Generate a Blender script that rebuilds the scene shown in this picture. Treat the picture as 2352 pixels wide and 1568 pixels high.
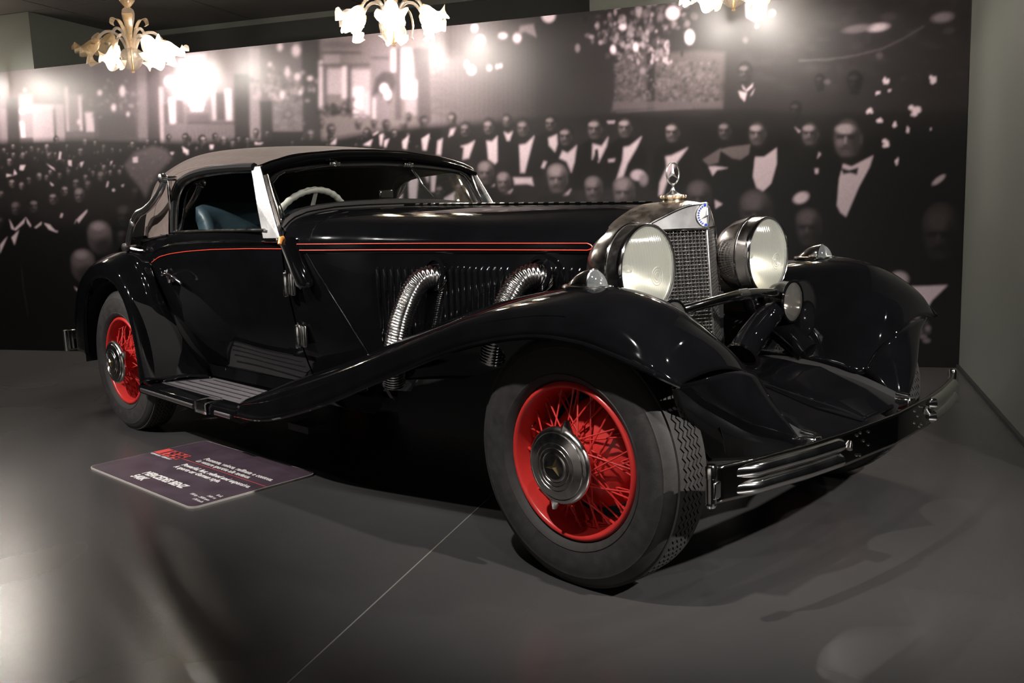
import bpy, math, random
import numpy as np
from mathutils import Matrix, Vector

for o in list(bpy.data.objects): bpy.data.objects.remove(o, do_unlink=True)
scene = bpy.context.scene
COL = scene.collection
random.seed(7); rng = np.random.default_rng(7)
V = lambda *a: np.array(a, float)

# ------------------------------------------------------------------ camera
W, H = 2352.0, 1568.0
CAM = V(1.76634, -2.80659, 1.13843)
YAW, PITCH, ROLL, FPX = math.radians(135.294), math.radians(-8.19), math.radians(-1.999), 2092.88
def basis():
    cy, sy, cp, sp = math.cos(YAW), math.sin(YAW), math.cos(PITCH), math.sin(PITCH)
    f = V(cp*cy, cp*sy, sp); r = V(sy, -cy, 0); u = np.cross(r, f)
    c, s = math.cos(ROLL), math.sin(ROLL)
    return c*r+s*u, -s*r+c*u, f
CR, CU, CF = basis()
cam = bpy.data.cameras.new('camera'); cam.sensor_width = 36.0; cam.lens = FPX/W*36.0
cam.clip_start = 0.05; cam.clip_end = 100
co = bpy.data.objects.new('camera', cam); COL.objects.link(co)
M = Matrix.Identity(4)
for i in range(3):
    M[i][0] = CR[i]; M[i][1] = CU[i]; M[i][2] = -CF[i]; M[i][3] = CAM[i]
co.matrix_world = M
scene.camera = co
def ray(px, py): return CF + CR*((px-W/2)/FPX) - CU*((py-H/2)/FPX)
def hit(px, py, P, n):
    d = ray(px, py); return CAM + d*(((np.array(P)-CAM)@n)/(d@n))
def project(P):
    d = np.asarray(P)-CAM; z = d@CF
    return W/2+FPX*(d@CR)/z, H/2-FPX*(d@CU)/z

# ------------------------------------------------------------------ world, exposure, spotlights
scene.view_settings.view_transform = 'Standard'
scene.view_settings.look = 'None'
scene.view_settings.exposure = 0.2
scene.view_settings.gamma = 1.0
scene.view_settings.use_curve_mapping = False
scene.cycles.sample_clamp_indirect = 4.0
wd = bpy.data.worlds.new('hall'); scene.world = wd; wd.use_nodes = True
wd.node_tree.nodes['Background'].inputs[0].default_value = (0.9, 0.95, 1.0, 1)
wd.node_tree.nodes['Background'].inputs[1].default_value = 0.004

def spot(name, loc, target, power, size, blend=0.5, radius=0.035, color=(1, .95, .915)):
    l = bpy.data.lights.new(name, 'SPOT'); l.energy = power; l.spot_size = math.radians(size)
    l.spot_blend = blend; l.shadow_soft_size = radius; l.color = color
    o = bpy.data.objects.new(name, l); COL.objects.link(o); o.location = loc
    o.rotation_euler = (Vector(target)-Vector(loc)).to_track_quat('-Z', 'Y').to_euler()
    return o
spot('track_spot_front', (3.6, -.8, 2.9), (0.1, 0.0, .5), 900, 44, .8)
spot('track_spot_side', (-2.7, -3.2, 2.9), (-2.3, -.6, .6), 540, 56, .9)
spot('track_spot_near', (.1, -2.15, 2.9), (-.2, -.7, .55), 290, 48, .9)
for x_, y_, tx_, p_ in ((-4.7, -2.9, -3.4, 90), (-3.7, -3.6, -2.9, 70), (-1.7, -2.7, -1.9, 80), (-.9, -2.2, -1.2, 60), (1.3, -2.0, .1, 60), (2.3, .3, -.1, 70), (1.7, 1.3, 0, 35)):
    spot('track_spot_row', (x_, y_, 2.92), (tx_, -.2, .75), p_, 52, .9)
for k_, (x_, y_) in enumerate(((-3.4, -7.2), (-.6, -6.2), (2.0, -5.2))):    # unseen lamps added to wash the hall wall for chrome reflections
    spot('hall_wash_added', (x_, y_, 2.9), (x_+1.0, y_-2.4, 1.2), 420, 80, .9)
spot('track_spot_hood', (-.6, -2.2, 2.92), (-1.1, 0, 1.1), 110, 50)

# ------------------------------------------------------------------ materials
MAT = {}
def pmat(name, col, rough=.5, metal=0., spec=.5, coat=0., trans=0., noise=None, bump=None, ior=1.5, emit=None):
    m = bpy.data.materials.new(name); m.use_nodes = True
    nt = m.node_tree; b = nt.nodes['Principled BSDF']
    b.inputs['Base Color'].default_value = (*col, 1); b.inputs['Roughness'].default_value = rough
    b.inputs['Metallic'].default_value = metal; b.inputs['Specular IOR Level'].default_value = spec
    b.inputs['Coat Weight'].default_value = coat; b.inputs['Transmission Weight'].default_value = trans
    b.inputs['IOR'].default_value = ior
    if emit: b.inputs['Emission Color'].default_value = (*emit[0], 1); b.inputs['Emission Strength'].default_value = emit[1]
    if noise or bump:
        tc = nt.nodes.new('ShaderNodeTexCoord')
    if noise:   # (scale, amount, roughness amount)
        n = nt.nodes.new('ShaderNodeTexNoise'); n.inputs['Scale'].default_value = noise[0]; n.inputs['Detail'].default_value = 6
        nt.links.new(tc.outputs['Object'], n.inputs['Vector'])
        r = nt.nodes.new('ShaderNodeMapRange'); r.inputs[3].default_value = 1-noise[1]; r.inputs[4].default_value = 1+noise[1]
        r.inputs[1].default_value = .25; r.inputs[2].default_value = .75
        nt.links.new(n.outputs[0], r.inputs[0])
        mx = nt.nodes.new('ShaderNodeMix'); mx.data_type = 'RGBA'; mx.blend_type = 'MULTIPLY'; mx.inputs[0].default_value = 1
        mx.inputs[6].default_value = (*col, 1); nt.links.new(r.outputs[0], mx.inputs[7])
        nt.links.new(mx.outputs[2], b.inputs['Base Color'])
        r2 = nt.nodes.new('ShaderNodeMapRange'); r2.inputs[1].default_value = .25; r2.inputs[2].default_value = .75
        r2.inputs[3].default_value = max(.01, rough-noise[2]); r2.inputs[4].default_value = rough+noise[2]
        nt.links.new(n.outputs[0], r2.inputs[0]); nt.links.new(r2.outputs[0], b.inputs['Roughness'])
    if bump:    # (scale, strength, distance)
        n = nt.nodes.new('ShaderNodeTexNoise'); n.inputs['Scale'].default_value = bump[0]; n.inputs['Detail'].default_value = 3
        nt.links.new(tc.outputs['Object'], n.inputs['Vector'])
        bp = nt.nodes.new('ShaderNodeBump'); bp.inputs['Strength'].default_value = bump[1]; bp.inputs['Distance'].default_value = bump[2]
        nt.links.new(n.outputs[0], bp.inputs['Height']); nt.links.new(bp.outputs[0], b.inputs['Normal'])
    MAT[name] = m
    return m
pmat('black_paint', (.003, .003, .0035), .045, spec=.42, noise=(9, .2, .02))
pmat('strip_metal', (.50, .47, .47), .33, 1.)
pmat('tread_grey', (.10, .09, .095), .6)
pmat('black_satin', (.005, .005, .005), .6, spec=.25)
pmat('black_rubber', (.02, .018, .017), .55)
pmat('under_black', (.004, .004, .004), .7)
pmat('chrome', (.84, .83, .81), .11, 1., noise=(14, .05, .04))
pmat('chrome_soft', (.86, .85, .83), .24, 1.)
pmat('chrome_worn', (.70, .67, .64), .20, 1., noise=(30, .18, .07))
pmat('chrome_dark', (.42, .40, .38), .12, 1.)
pmat('aluminium', (.80, .79, .78), .28, 1., noise=(9, .03, .05))
pmat('shell_chrome', (.70, .60, .51), .30, 1., noise=(25, .2, .08))  # brown room reflection put into the chrome's base colour
pmat('tyre', (.026, .024, .023), .72, noise=(40, .25, .08), bump=(180, .15, .002))
pmat('red_paint', (.52, .030, .026), .32, noise=(12, .1, .05))
pmat('red_stripe', (.75, .06, .03), .3)
pmat('canvas', (.112, .085, .073), .93, noise=(35, .14, .02), bump=(500, .35, .001))
pmat('canvas_seam', (.20, .165, .14), .9)
pmat('leather', (.045, .075, .092), .42, noise=(15, .15, .06), bump=(120, .1, .002))
pmat('lining', (.012, .011, .010), .9)
pmat('cream', (.85, .79, .68), .35, noise=(20, .05, .05))
pmat('gold', (.80, .68, .52), .22, 1.)
pmat('enamel_white', (.55, .55, .54), .25)
pmat('enamel_blue', (.02, .05, .42), .2)
pmat('orange_lens', (.75, .28, .06), .2)
pmat('wire', (.55, .53, .50), .25, 1.)
pmat('grille_back', (.006, .006, .006), .6)
pmat('hinge_metal', (.30, .27, .23), .3, 1.)  # dull warm metal of the hinge knuckles
pmat('reflector', (.90, .88, .80), .38, 1.)
pmat('bulb_off', (.8, .8, .75), .1, 0, trans=.6)
pmat('wall_grey', (.072, .077, .068), .75, noise=(1.2, .08, .05))
pmat('wall_hall', (.30, .29, .28), .8)
pmat('wall_dark', (.012, .012, .012), .8)
pmat('ceiling_grey', (.036, .033, .031), .85, noise=(60, .12, .02))
pmat('ceiling_gap', (.008, .008, .008), .9)
pmat('gap_shade', (.012, .012, .012), .5)
pmat('seam_weld', (.17, .16, .145), .5)
pmat('sign_purple', (.055, .036, .050), .45, noise=(7, .2, .08))
pmat('sign_edge', (.50, .46, .42), .45)
pmat('sign_red', (.62, .07, .06), .5)
pmat('sign_white', (.72, .70, .68), .5)
pmat('sign_ink', (.03, .015, .02), .5)
pmat('brass', (.70, .52, .26), .25, 1.)

def thin_glass(name, tint=(1, 1, 1), rough=0.0, refl=1.0, ior=1.5, bump=None, diffuse=0.0, dcol=(.8, .78, .72)):
    m = bpy.data.materials.new(name); m.use_nodes = True; nt = m.node_tree; nt.nodes.clear()
    out = nt.nodes.new('ShaderNodeOutputMaterial'); tr = nt.nodes.new('ShaderNodeBsdfTransparent')
    gl = nt.nodes.new('ShaderNodeBsdfGlossy'); fr = nt.nodes.new('ShaderNodeLayerWeight'); mx = nt.nodes.new('ShaderNodeMixShader')
    tr.inputs[0].default_value = (*tint, 1); gl.inputs['Roughness'].default_value = rough; f0 = ((ior-1)/(ior+1))**2*2*refl; pw = nt.nodes.new('ShaderNodeMath'); pw.operation = 'POWER'; pw.inputs[1].default_value = 4.0
    ma = nt.nodes.new('ShaderNodeMath'); ma.operation = 'MULTIPLY_ADD'; ma.inputs[1].default_value = .80*refl; ma.inputs[2].default_value = f0
    nt.links.new(fr.outputs['Facing'], pw.inputs[0]); nt.links.new(pw.outputs[0], ma.inputs[0])
    src = tr.outputs[0]
    if diffuse:
        tl = nt.nodes.new('ShaderNodeBsdfTranslucent'); df = nt.nodes.new('ShaderNodeBsdfDiffuse')
        tl.inputs[0].default_value = (*dcol, 1); df.inputs[0].default_value = (*dcol, 1)
        a = nt.nodes.new('ShaderNodeMixShader'); a.inputs[0].default_value = .55
        nt.links.new(df.outputs[0], a.inputs[1]); nt.links.new(tl.outputs[0], a.inputs[2])
        c = nt.nodes.new('ShaderNodeMixShader'); c.inputs[0].default_value = diffuse
        nt.links.new(tr.outputs[0], c.inputs[1]); nt.links.new(a.outputs[0], c.inputs[2]); src = c.outputs[0]
    nt.links.new(ma.outputs[0], mx.inputs[0]); nt.links.new(src, mx.inputs[1]); nt.links.new(gl.outputs[0], mx.inputs[2])
    nt.links.new(mx.outputs[0], out.inputs[0])
    MAT[name] = m; return m
thin_glass('window_glass', (.86, .90, .90))
thin_glass('lens_glass', (.95, .95, .90), .06, ior=1.6, diffuse=.24, dcol=(.74, .78, .78))
thin_glass('fog_glass', (.8, .78, .72), .06, ior=1.6, diffuse=.12)
thin_glass('clear_crystal', (.93, .89, .85), .04, ior=1.7, diffuse=.16, dcol=(.85, .76, .66))
thin_glass('amber_crystal', (.90, .78, .60), .06, ior=1.6, diffuse=.32, dcol=(.78, .64, .46))
thin_glass('frosted_shade', (.95, .93, .88), .15, ior=1.5, diffuse=.80, dcol=(.95, .88, .76))
def emitter(name, col, st):
    m = bpy.data.materials.new(name); m.use_nodes = True; b = m.node_tree.nodes['Principled BSDF']
    b.inputs['Base Color'].default_value = (.9, .85, .75, 1)
    b.inputs['Emission Color'].default_value = (*col, 1); b.inputs['Emission Strength'].default_value = st
    MAT[name] = m
emitter('bulb_lit', (1, .86, .62), 60)

# floor: dark resin sheet with cloudy gloss
def floor_mat():
    m = bpy.data.materials.new('resin_floor'); m.use_nodes = True; nt = m.node_tree; b = nt.nodes['Principled BSDF']
    tc = nt.nodes.new('ShaderNodeTexCoord')
    n1 = nt.nodes.new('ShaderNodeTexNoise'); n1.inputs['Scale'].default_value = 1.3; n1.inputs['Detail'].default_value = 3; n1.inputs['Roughness'].default_value = .6
    n2 = nt.nodes.new('ShaderNodeTexNoise'); n2.inputs['Scale'].default_value = 60; n2.inputs['Detail'].default_value = 4
    for n in (n1, n2): nt.links.new(tc.outputs['Object'], n.inputs['Vector'])
    cr = nt.nodes.new('ShaderNodeValToRGB'); cr.color_ramp.elements[0].position = .0; cr.color_ramp.elements[1].position = 1.0
    cr.color_ramp.elements[0].color = (.036, .035, .0348, 1); cr.color_ramp.elements[1].color = (.058, .0562, .0548, 1)
    nt.links.new(n1.outputs[0], cr.inputs[0])
    mx = nt.nodes.new('ShaderNodeMix'); mx.data_type = 'RGBA'; mx.blend_type = 'MULTIPLY'; mx.inputs[0].default_value = .0
    nt.links.new(cr.outputs[0], mx.inputs[6]); nt.links.new(n2.outputs[0], mx.inputs[7]); nt.links.new(mx.outputs[2], b.inputs['Base Color'])
    rr = nt.nodes.new('ShaderNodeMapRange'); rr.inputs[3].default_value = .23; rr.inputs[4].default_value = .31
    n3 = nt.nodes.new('ShaderNodeTexNoise'); n3.inputs['Scale'].default_value = .8; n3.inputs['Detail'].default_value = 1; nt.links.new(tc.outputs['Object'], n3.inputs['Vector'])
    nt.links.new(n3.outputs[0], rr.inputs[0]); nt.links.new(rr.outputs[0], b.inputs['Roughness'])
    b.inputs['Specular IOR Level'].default_value = .5
    MAT['resin_floor'] = m
floor_mat()

# ------------------------------------------------------------------ mesh helpers
def link(o, parent=None, loc=None):
    COL.objects.link(o)
    if parent is not None: o.parent = parent
    if loc is not None: o.location = loc
    return o
def raw(name, verts, faces, mat, parent=None, smooth=True, sharp=None, loc=None, flip=False):
    me = bpy.data.meshes.new(name)
    if flip: faces = [tuple(reversed(f)) for f in faces]
    me.from_pydata([tuple(map(float, v)) for v in verts], [], [tuple(f) for f in faces])
    if smooth: me.polygons.foreach_set('use_smooth', [True]*len(me.polygons))
    if sharp: me.set_sharp_from_angle(angle=math.radians(sharp))
    me.materials.append(MAT[mat]); me.update()
    return link(bpy.data.objects.new(name, me), parent, loc)
class MB:
    """collects shapes into one mesh"""
    def __init__(s): s.v = []; s.f = []
    def add(s, verts, faces):
        k = len(s.v); s.v.extend([np.array(v, float) for v in verts]); s.f.extend([tuple(i+k for i in f) for f in faces]); return s
    def grid(s, P, wu=False, wv=False):
        P = np.asarray(P, float); nu, nv = P.shape[:2]; F = []
        for i in range(nu if wu else nu-1):
            for j in range(nv if wv else nv-1):
                F.append((i*nv+j, i*nv+(j+1) % nv, ((i+1) % nu)*nv+(j+1) % nv, ((i+1) % nu)*nv+j))
        return s.add(P.reshape(-1, 3), F)
    def tube(s, path, r, seg=10, caps=True, closed=False, sq=None):
        path = np.asarray(path, float); n = len(path); r = np.broadcast_to(np.asarray(r, float), (n,))
        T = np.gradient(path, axis=0) if not closed else np.roll(path, -1, 0)-np.roll(path, 1, 0)
        T /= np.linalg.norm(T, axis=1)[:, None]+1e-12
        up = V(0, 0, 1) if abs(T[0][2]) < .9 else V(0, 1, 0)
        nrm = np.cross(T[0], up); nrm /= np.linalg.norm(nrm); rings = []
        for i in range(n):
            nrm = nrm-T[i]*(nrm@T[i]); nrm /= np.linalg.norm(nrm)+1e-12; bn = np.cross(T[i], nrm)
            a = np.linspace(0, 2*np.pi, seg, endpoint=False)
            k1, k2 = (1, 1) if sq is None else sq
            rings.append(path[i]+r[i]*(k1*np.cos(a)[:, None]*nrm+k2*np.sin(a)[:, None]*bn))
        k = len(s.v); s.grid(np.array(rings), wu=closed, wv=True)
        if caps and not closed:
            s.f.append(tuple(k+j for j in range(seg))[::-1]); s.f.append(tuple(k+(n-1)*seg+j for j in range(seg)))
        return s
    def lathe(s, prof, org=(0, 0, 0), axis=(0, 0, 1), seg=32, ref=None, wave=None):
        ax = np.array(axis, float); ax /= np.linalg.norm(ax)
        rf = np.array(ref if ref is not None else ((1, 0, 0) if abs(ax[0]) < .9 else (0, 0, 1)), float)
        e1 = rf-ax*(rf@ax); e1 /= np.linalg.norm(e1); e2 = np.cross(ax, e1); a = np.linspace(0, 2*np.pi, seg, endpoint=False)
        R = []
        for (r, h) in prof:
            rr = max(r, 1e-5)
            R.append(np.array(org)+ax*h+rr*(np.cos(a)[:, None]*e1+np.sin(a)[:, None]*e2))
        return s.grid(np.array(R), wv=True)
    def box(s, c, d, rot=None):
        c = np.array(c, float); d = np.array(d, float)/2
        v = [V(x, y, z)*d for x in (-1, 1) for y in (-1, 1) for z in (-1, 1)]
        if rot is not None: v = [rot@p for p in v]
        return s.add([p+c for p in v], [(0, 1, 3, 2), (4, 6, 7, 5), (0, 4, 5, 1), (2, 3, 7, 6), (0, 2, 6, 4), (1, 5, 7, 3)])
    def build(s, name, mat, parent=None, smooth=True, sharp=40, loc=None, flip=False, bevel=0, solid=0, offset=-1, subsurf=0):
        o = raw(name, s.v, s.f, mat, parent, smooth, sharp if smooth else None, loc, flip)
        if solid:
            md = o.modifiers.new('thickness', 'SOLIDIFY'); md.thickness = solid; md.offset = offset
        if bevel:
            md = o.modifiers.new('bevel', 'BEVEL'); md.width = bevel; md.segments = 2; md.limit_method = 'ANGLE'
        if subsurf:
            md = o.modifiers.new('subd', 'SUBSURF'); md.levels = subsurf; md.render_levels = subsurf
        return o
def crom(P, n, closed=False):
    """Catmull-Rom resample of points to n samples (uniform in parameter)"""
    P = np.asarray(P, float); m = len(P); out = []
    for t in np.linspace(0, m-1, n):
        i = min(int(t), m-2); f = t-i
        p1, p2 = P[i], P[i+1]; p0 = P[i-1] if i > 0 else 2*p1-p2; p3 = P[i+2] if i+2 < m else 2*p2-p1
        out.append(.5*((2*p1)+(-p0+p2)*f+(2*p0-5*p1+4*p2-p3)*f*f+(-p0+3*p1-3*p2+p3)*f**3))
    return np.array(out)
def loft(guides, nu, nv):
    """guides: list of curves (each list of 3D points, same parameter); returns grid nu x nv"""
    G = np.array([crom(g, nu) for g in guides])
    return np.array([crom(G[:, i], nv) for i in range(nu)])
def side(P, s):
    P = np.array(P, float).copy(); P[..., 1] *= s; return P
def text(body, size, loc, mat, parent, name='lettering', sx=1.0, align='LEFT', shear=0., bold=0.0, rot=(0, 0, 0), extrude=.0004):
    c = bpy.data.curves.new(name, 'FONT'); c.body = body; c.size = size; c.align_x = align; c.extrude = extrude; c.offset = bold; c.shear = shear
    c.resolution_u = 3
    t = bpy.data.objects.new(name, c); COL.objects.link(t)
    bpy.context.view_layer.update()
    me = bpy.data.meshes.new_from_object(t.evaluated_get(bpy.context.evaluated_depsgraph_get()))
    bpy.data.objects.remove(t, do_unlink=True)
    me.materials.clear(); me.materials.append(MAT[mat])
    o = bpy.data.objects.new(name, me); link(o, parent, loc); o.scale = (sx, 1, 1); o.rotation_euler = rot
    return o
def tag(o, label=None, cat=None, group=None, kind=None):
    if label: o['label'] = label
    if cat: o['category'] = cat
    if group: o['group'] = group
    if kind: o['kind'] = kind
    return o
def empty(name, loc=(0, 0, 0), parent=None):
    o = bpy.data.objects.new(name, None); o.empty_display_size = .1; return link(o, parent, loc)
def copy_tree(o, parent=None):
    c = o.copy(); COL.objects.link(c); c.parent = parent
    for ch in list(o.children): copy_tree(ch, c)
    return c

# ================================================================== setting
WA = V(-7.716, -.237, 0); WE = V(.8915, .4530, 0); WN = V(.4530, -.8915, 0)     # wall origin, along, towards the room
def wp(s, d, z): return WA + WE*s + WN*d + V(0, 0, z)
def wbox(mb, s0, s1, d0, d1, z0, z1):
    v = [wp(s, d, z) for s in (s0, s1) for d in (d0, d1) for z in (z0, z1)]
    return mb.add(v, [(0, 1, 3, 2), (4, 6, 7, 5), (0, 4, 5, 1), (2, 3, 7, 6), (0, 2, 6, 4), (1, 5, 7, 3)])
SE, ZT, ZC = 8.226, 2.515, 3.0
fl = MB(); wbox(fl, -5, SE+2.0, -1.4, 9.0, -.1, 0)
fl2 = wbox(fl, -5, SE+2.0, 9.0, 12.0, -.1, 0)
floor = tag(fl.build('floor', 'resin_floor', smooth=False), kind='structure')
# welded joint between two floor sheets, square to the wall
sj = (V(-.738, -.573, 0)-WA)@WE
mb = MB(); wbox(mb, sj-.0022, sj+.0022, .01, 8.9, -.002, .0006)
mb.build('sheet_joint', 'seam_weld', floor, smooth=False)
tag(wbox(MB(), -5, SE, -.18, -.012, 0, ZT).build('wall_back', 'wall_dark', smooth=False), kind='structure')
tag(wbox(MB(), -5, .756, -1.2, -.004, ZT, ZC).build('wall_left', 'wall_grey', smooth=False), kind='structure')
tag(wbox(MB(), 5.77, SE, -1.2, -.004, ZT, ZC).build('wall_right', 'wall_grey', smooth=False), kind='structure')
tag(wbox(MB(), -5, SE+2.0, 10.6, 10.8, 0, ZC).build('wall_front', 'wall_hall', smooth=False), kind='structure')
tag(wbox(MB(), -5, SE, -1.35, -1.22, 0, ZC).build('wall_rear', 'wall_dark', smooth=False), kind='structure')
tag(wbox(MB(), SE, SE+.2, -1.35, 2.6, 0, ZC).build('wall_end', 'wall_grey', smooth=False), kind='structure')
tag(wbox(MB(), SE-.018, SE, .0, 2.6, 0, .022).build('shadow_gap_end', 'gap_shade', smooth=False), kind='structure')  # dark strip standing in for the shadow gap at the wall foot
# ceiling: slab with separate square panels below it
ceil = tag(wbox(MB(), -5, SE+2.0, -1.35, 10.8, ZC+.012, ZC+.1).build('ceiling', 'ceiling_gap', smooth=False), kind='structure')
pm = None
for i in range(11):
    for j in range(8):
        s0, d0 = -4.95+i*1.2, -1.2+j*1.2
        if pm is None:
            b = MB(); wbox(b, .008, 1.192, .008, 1.192, ZC, ZC+.012); b.v = [v-WA for v in b.v]
            o = b.build('ceiling_panel', 'ceiling_grey', ceil, smooth=False); pm = o.data
        else:
            o = link(bpy.data.objects.new('ceiling_panel', pm), ceil)
        o.location = WA+WE*s0+WN*d0
# pale bulkhead strip where the ceiling meets the dark recess
tag(wbox(MB(), .76, 5.76, -1.22, -1.17, ZC-.05, ZC).build('trim_1', 'wall_grey', smooth=False), kind='structure')
# ================================================================== car
car = tag(empty('vintage_car'), 'black vintage convertible with red wire wheels and a taupe canvas top', 'car')
# ---- body side surface: y as function of (x, z)
BX = [-.30, -.70, -1.0, -1.35, -1.66, -1.86, -2.2, -2.6, -2.9, -3.3, -3.8, -4.3]
BZ = [.36, .50, .65, .80, .90, .97, 1.0, 1.045, 1.085]
BY = [[.300,.305,.310,.312,.312,.312,.310,.300,.280],
      [.370,.380,.385,.387,.388,.388,.386,.380,.360],
      [.420,.440,.450,.452,.453,.453,.450,.440,.420],
      [.490,.520,.540,.550,.553,.553,.550,.545,.520],
      [.540,.590,.625,.650,.660,.664,.664,.655,.640],
      [.550,.610,.655,.685,.702,.706,.706,.698,.680],
      [.550,.630,.685,.720,.740,.746,.746,.738,.712],
      [.550,.630,.685,.720,.740,.746,.746,.738,.712],
      [.550,.630,.685,.720,.738,.742,.742,.735,.708],
      [.530,.600,.650,.680,.690,.695,.695,.690,.685],
      [.450,.520,.570,.600,.610,.610,.610,.600,.590],
      [.300,.340,.360,.360,.350,.340,.330,.320,.310]]
_bx = np.array(BX)[::-1]; _by = np.array(BY)[::-1]
def bside(x, z):
    t = np.interp(x, _bx, np.arange(len(_bx))); rows = []
    i = int(min(max(np.floor(t), 0), len(_bx)-2)); f = t-i
    g = lambda k: _by[min(max(k, 0), len(_bx)-1)]
    p0, p1, p2, p3 = g(i-1), g(i), g(i+1), g(i+2)
    row = .5*((2*p1)+(-p0+p2)*f+(2*p0-5*p1+4*p2-p3)*f*f+(-p0+3*p1-3*p2+p3)*f**3)
    return float(np.interp(z, BZ, crom(row[:, None], 9)[:, 0]) if False else np.interp(z, np.linspace(0, 1, 41)*0+crom(np.array(BZ)[:, None], 41)[:, 0], crom(row[:, None], 41)[:, 0]))
def patch(xf, z0f, z1f, nx, nz, off=0.):
    """body side patch: xf(u,w) with u along, w up"""
    P = np.zeros((nx, nz, 3))
    for i, u in enumerate(np.linspace(0, 1, nx)):
        for j, w in enumerate(np.linspace(0, 1, nz)):
            z = z0f(u)+(z1f(u)-z0f(u))*w; x = xf(u, z); P[i, j] = (x, bside(x, z)+off, z)
    return P
lerp = lambda a, b, t: a+(b-a)*t
seam_x = lambda z: np.interp(z, [.36, .548, .746, .967, 1.03], [-1.31, -1.39, -1.50, -1.625, -1.665])
ZB = .985
hood_sec = lambda x: [lerp(np.array(a), np.array(b), (-.3-x)/1.5) for a, b in zip(
    [(.312, .985), (.311, 1.0), (.297, 1.022), (.266, 1.058), (.203, 1.095), (.11, 1.130), (0, 1.147)],
    [(.700, .985), (.698, 1.02), (.668, 1.09), (.600, 1.138), (.450, 1.168), (.240, 1.178), (0, 1.180)])]
def hood_pt(x, q):     # q 0 at belt .. 1 at the hinge
    s = crom(hood_sec(x), 25); k = q*24; i = min(int(k), 23); p = s[i]*(1-(k-i))+s[i+1]*(k-i)
    y0 = bside(x, ZB); yy = p[0]*(y0/max(hood_sec(x)[0][0], .01)) if q < 1e9 else p[0]
    return V(x, yy, p[1])
for s in (-1, 1):
    fl_ = s > 0
    # hood side, cowl side, door, quarter
    hs = patch(lambda u, z: lerp(-.30, seam_x(z)+.004, u), lambda u: .40, lambda u: ZB, 26, 14)
    hood_side = MB().grid(side(hs, s)).build('hood_side', 'black_paint', car, flip=not fl_)
    cs = patch(lambda u, z: lerp(seam_x(z)-.004, -1.770, u), lambda u: .36, lambda u: 1.03, 6, 14)
    MB().grid(side(cs, s)).build('cowl_side', 'black_paint', car, flip=not fl_)
    drear = lambda z: np.interp(z, [.30, .48, .706, .957, 1.09], [-2.74, -2.83, -2.94, -3.0, -2.92])
    dp = patch(lambda u, z: lerp(-1.776, drear(z), u), lambda u: .385, lambda u: 1.085, 26, 22, .004)
    door = MB().grid(side(dp, s)).build('door', 'black_paint', car, flip=not fl_)
    dl = patch(lambda u, z: lerp(-1.80, -2.88, u), lambda u: .40, lambda u: 1.075, 16, 8, -.035)
    MB().grid(side(dl, s)).build('door_lining', 'leather', door, flip=fl_)
    # sill below the door
    sp = []
    for x in np.linspace(-1.35, -2.95, 18): sp.append([(x, bside(x, .36)+.012, .385), (x, bside(x, .36)+.016, .36), (x, bside(x, .36)+.03, .325), (x, .56, .30)])
    MB().grid(side(sp, s)).build('sill', 'black_paint', car, flip=not fl_)
    qp = patch(lambda u, z: lerp(drear(z)-.006, -4.3, u), lambda u: .36, lambda u: lerp(1.06, .62, max(0, (u-.35)/.65)**1.4) if u > .35 else lerp(1.08, 1.06, u/.35), 20, 14)
    MB().grid(side(qp, s)).build('rear_quarter', 'black_paint', car, flip=not fl_)
    # door belt: flat-topped ridge + inner ledge under the window
    br = [[(x, bside(x, 1.03)+.006, 1.022), (x, bside(x, 1.03)+.012, 1.036), (x, bside(x, 1.03)-.004, 1.050), (x, bside(x, 1.085)+.004, 1.062)] for x in np.linspace(-1.778, -2.98, 24)]
    for r in br:
        for k in range(4):
            dz = np.interp(r[0][0], [-3.0, -2.9, -2.73, -2.4], [-.06, -.03, -.012, 0]); r[k] = (r[k][0], r[k][1], r[k][2]+dz)
    MB().grid(side(br, s)).build('belt_ridge', 'black_paint', door, flip=not fl_)
    # hood top half
    P = np.array([[hood_pt(x, q) for q in np.linspace(0, 1, 22)] for x in np.linspace(-.30, -1.625, 26)])
    hood = MB().grid(side(P, s)).build('hood_panel', 'black_paint', car, flip=not fl_)
    # cowl between hood and windscreen; seam curves forward on top
    P = np.array([[hood_pt(x, q) for q in np.linspace(0, 1, 22)] for x in np.linspace(-1.629, -1.80, 8)])
    MB().grid(side(P, s)).build('cowl', 'black_paint', car, flip=not fl_)
    # bright seam of the hood
    pts = [(seam_x(z), bside(seam_x(z), z)+.001, z) for z in np.linspace(.45, ZB, 14)]
    pts += [tuple(hood_pt(-1.627, q)+V(0, .0005, .0005)) for q in np.linspace(.05, .55, 10)]
    MB().tube(side(pts, s), .0026, 6).build('hood_seam', 'chrome', hood)
    # belt moulding with two red pinstripes that meet at the front
    xs = np.linspace(-.31, -1.70, 30)
    mo = [[(x, bside(x, .985)+.0005, .972), (x, bside(x, .985)+.006, .978), (x, bside(x, .985)+.007, 1.0), (x, bside(x, .985)+.005, 1.018), (x, bside(x, 1.0)-.003, 1.026)] for x in xs]
    mo = np.array(mo); mo[..., 2] += np.interp(mo[..., 0], [-1.7, -.3], [.012, .0])
    belt = MB().grid(side(mo, s)).build('belt_moulding', 'black_paint', car, flip=not fl_)
    st = [(x, bside(x, .985)+.0078, np.interp(x, [-1.7, -.3], [1.026, 1.0127])) for x in np.linspace(-1.69, -.345, 30)]
    st += [(-.33, bside(-.33, .985)+.0082, 1.008), (-.323, bside(-.32, .985)+.0085, 1.001), (-.33, bside(-.33, .985)+.0082, .993)]
    st += [(x, bside(x, .985)+.0078, np.interp(x, [-1.7, -.3], [1.000, .9885])) for x in np.linspace(-.345, -1.69, 30)]
    MB().tube(side(st, s), .0019, 6).build('pinstripe', 'red_stripe', belt)
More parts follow.
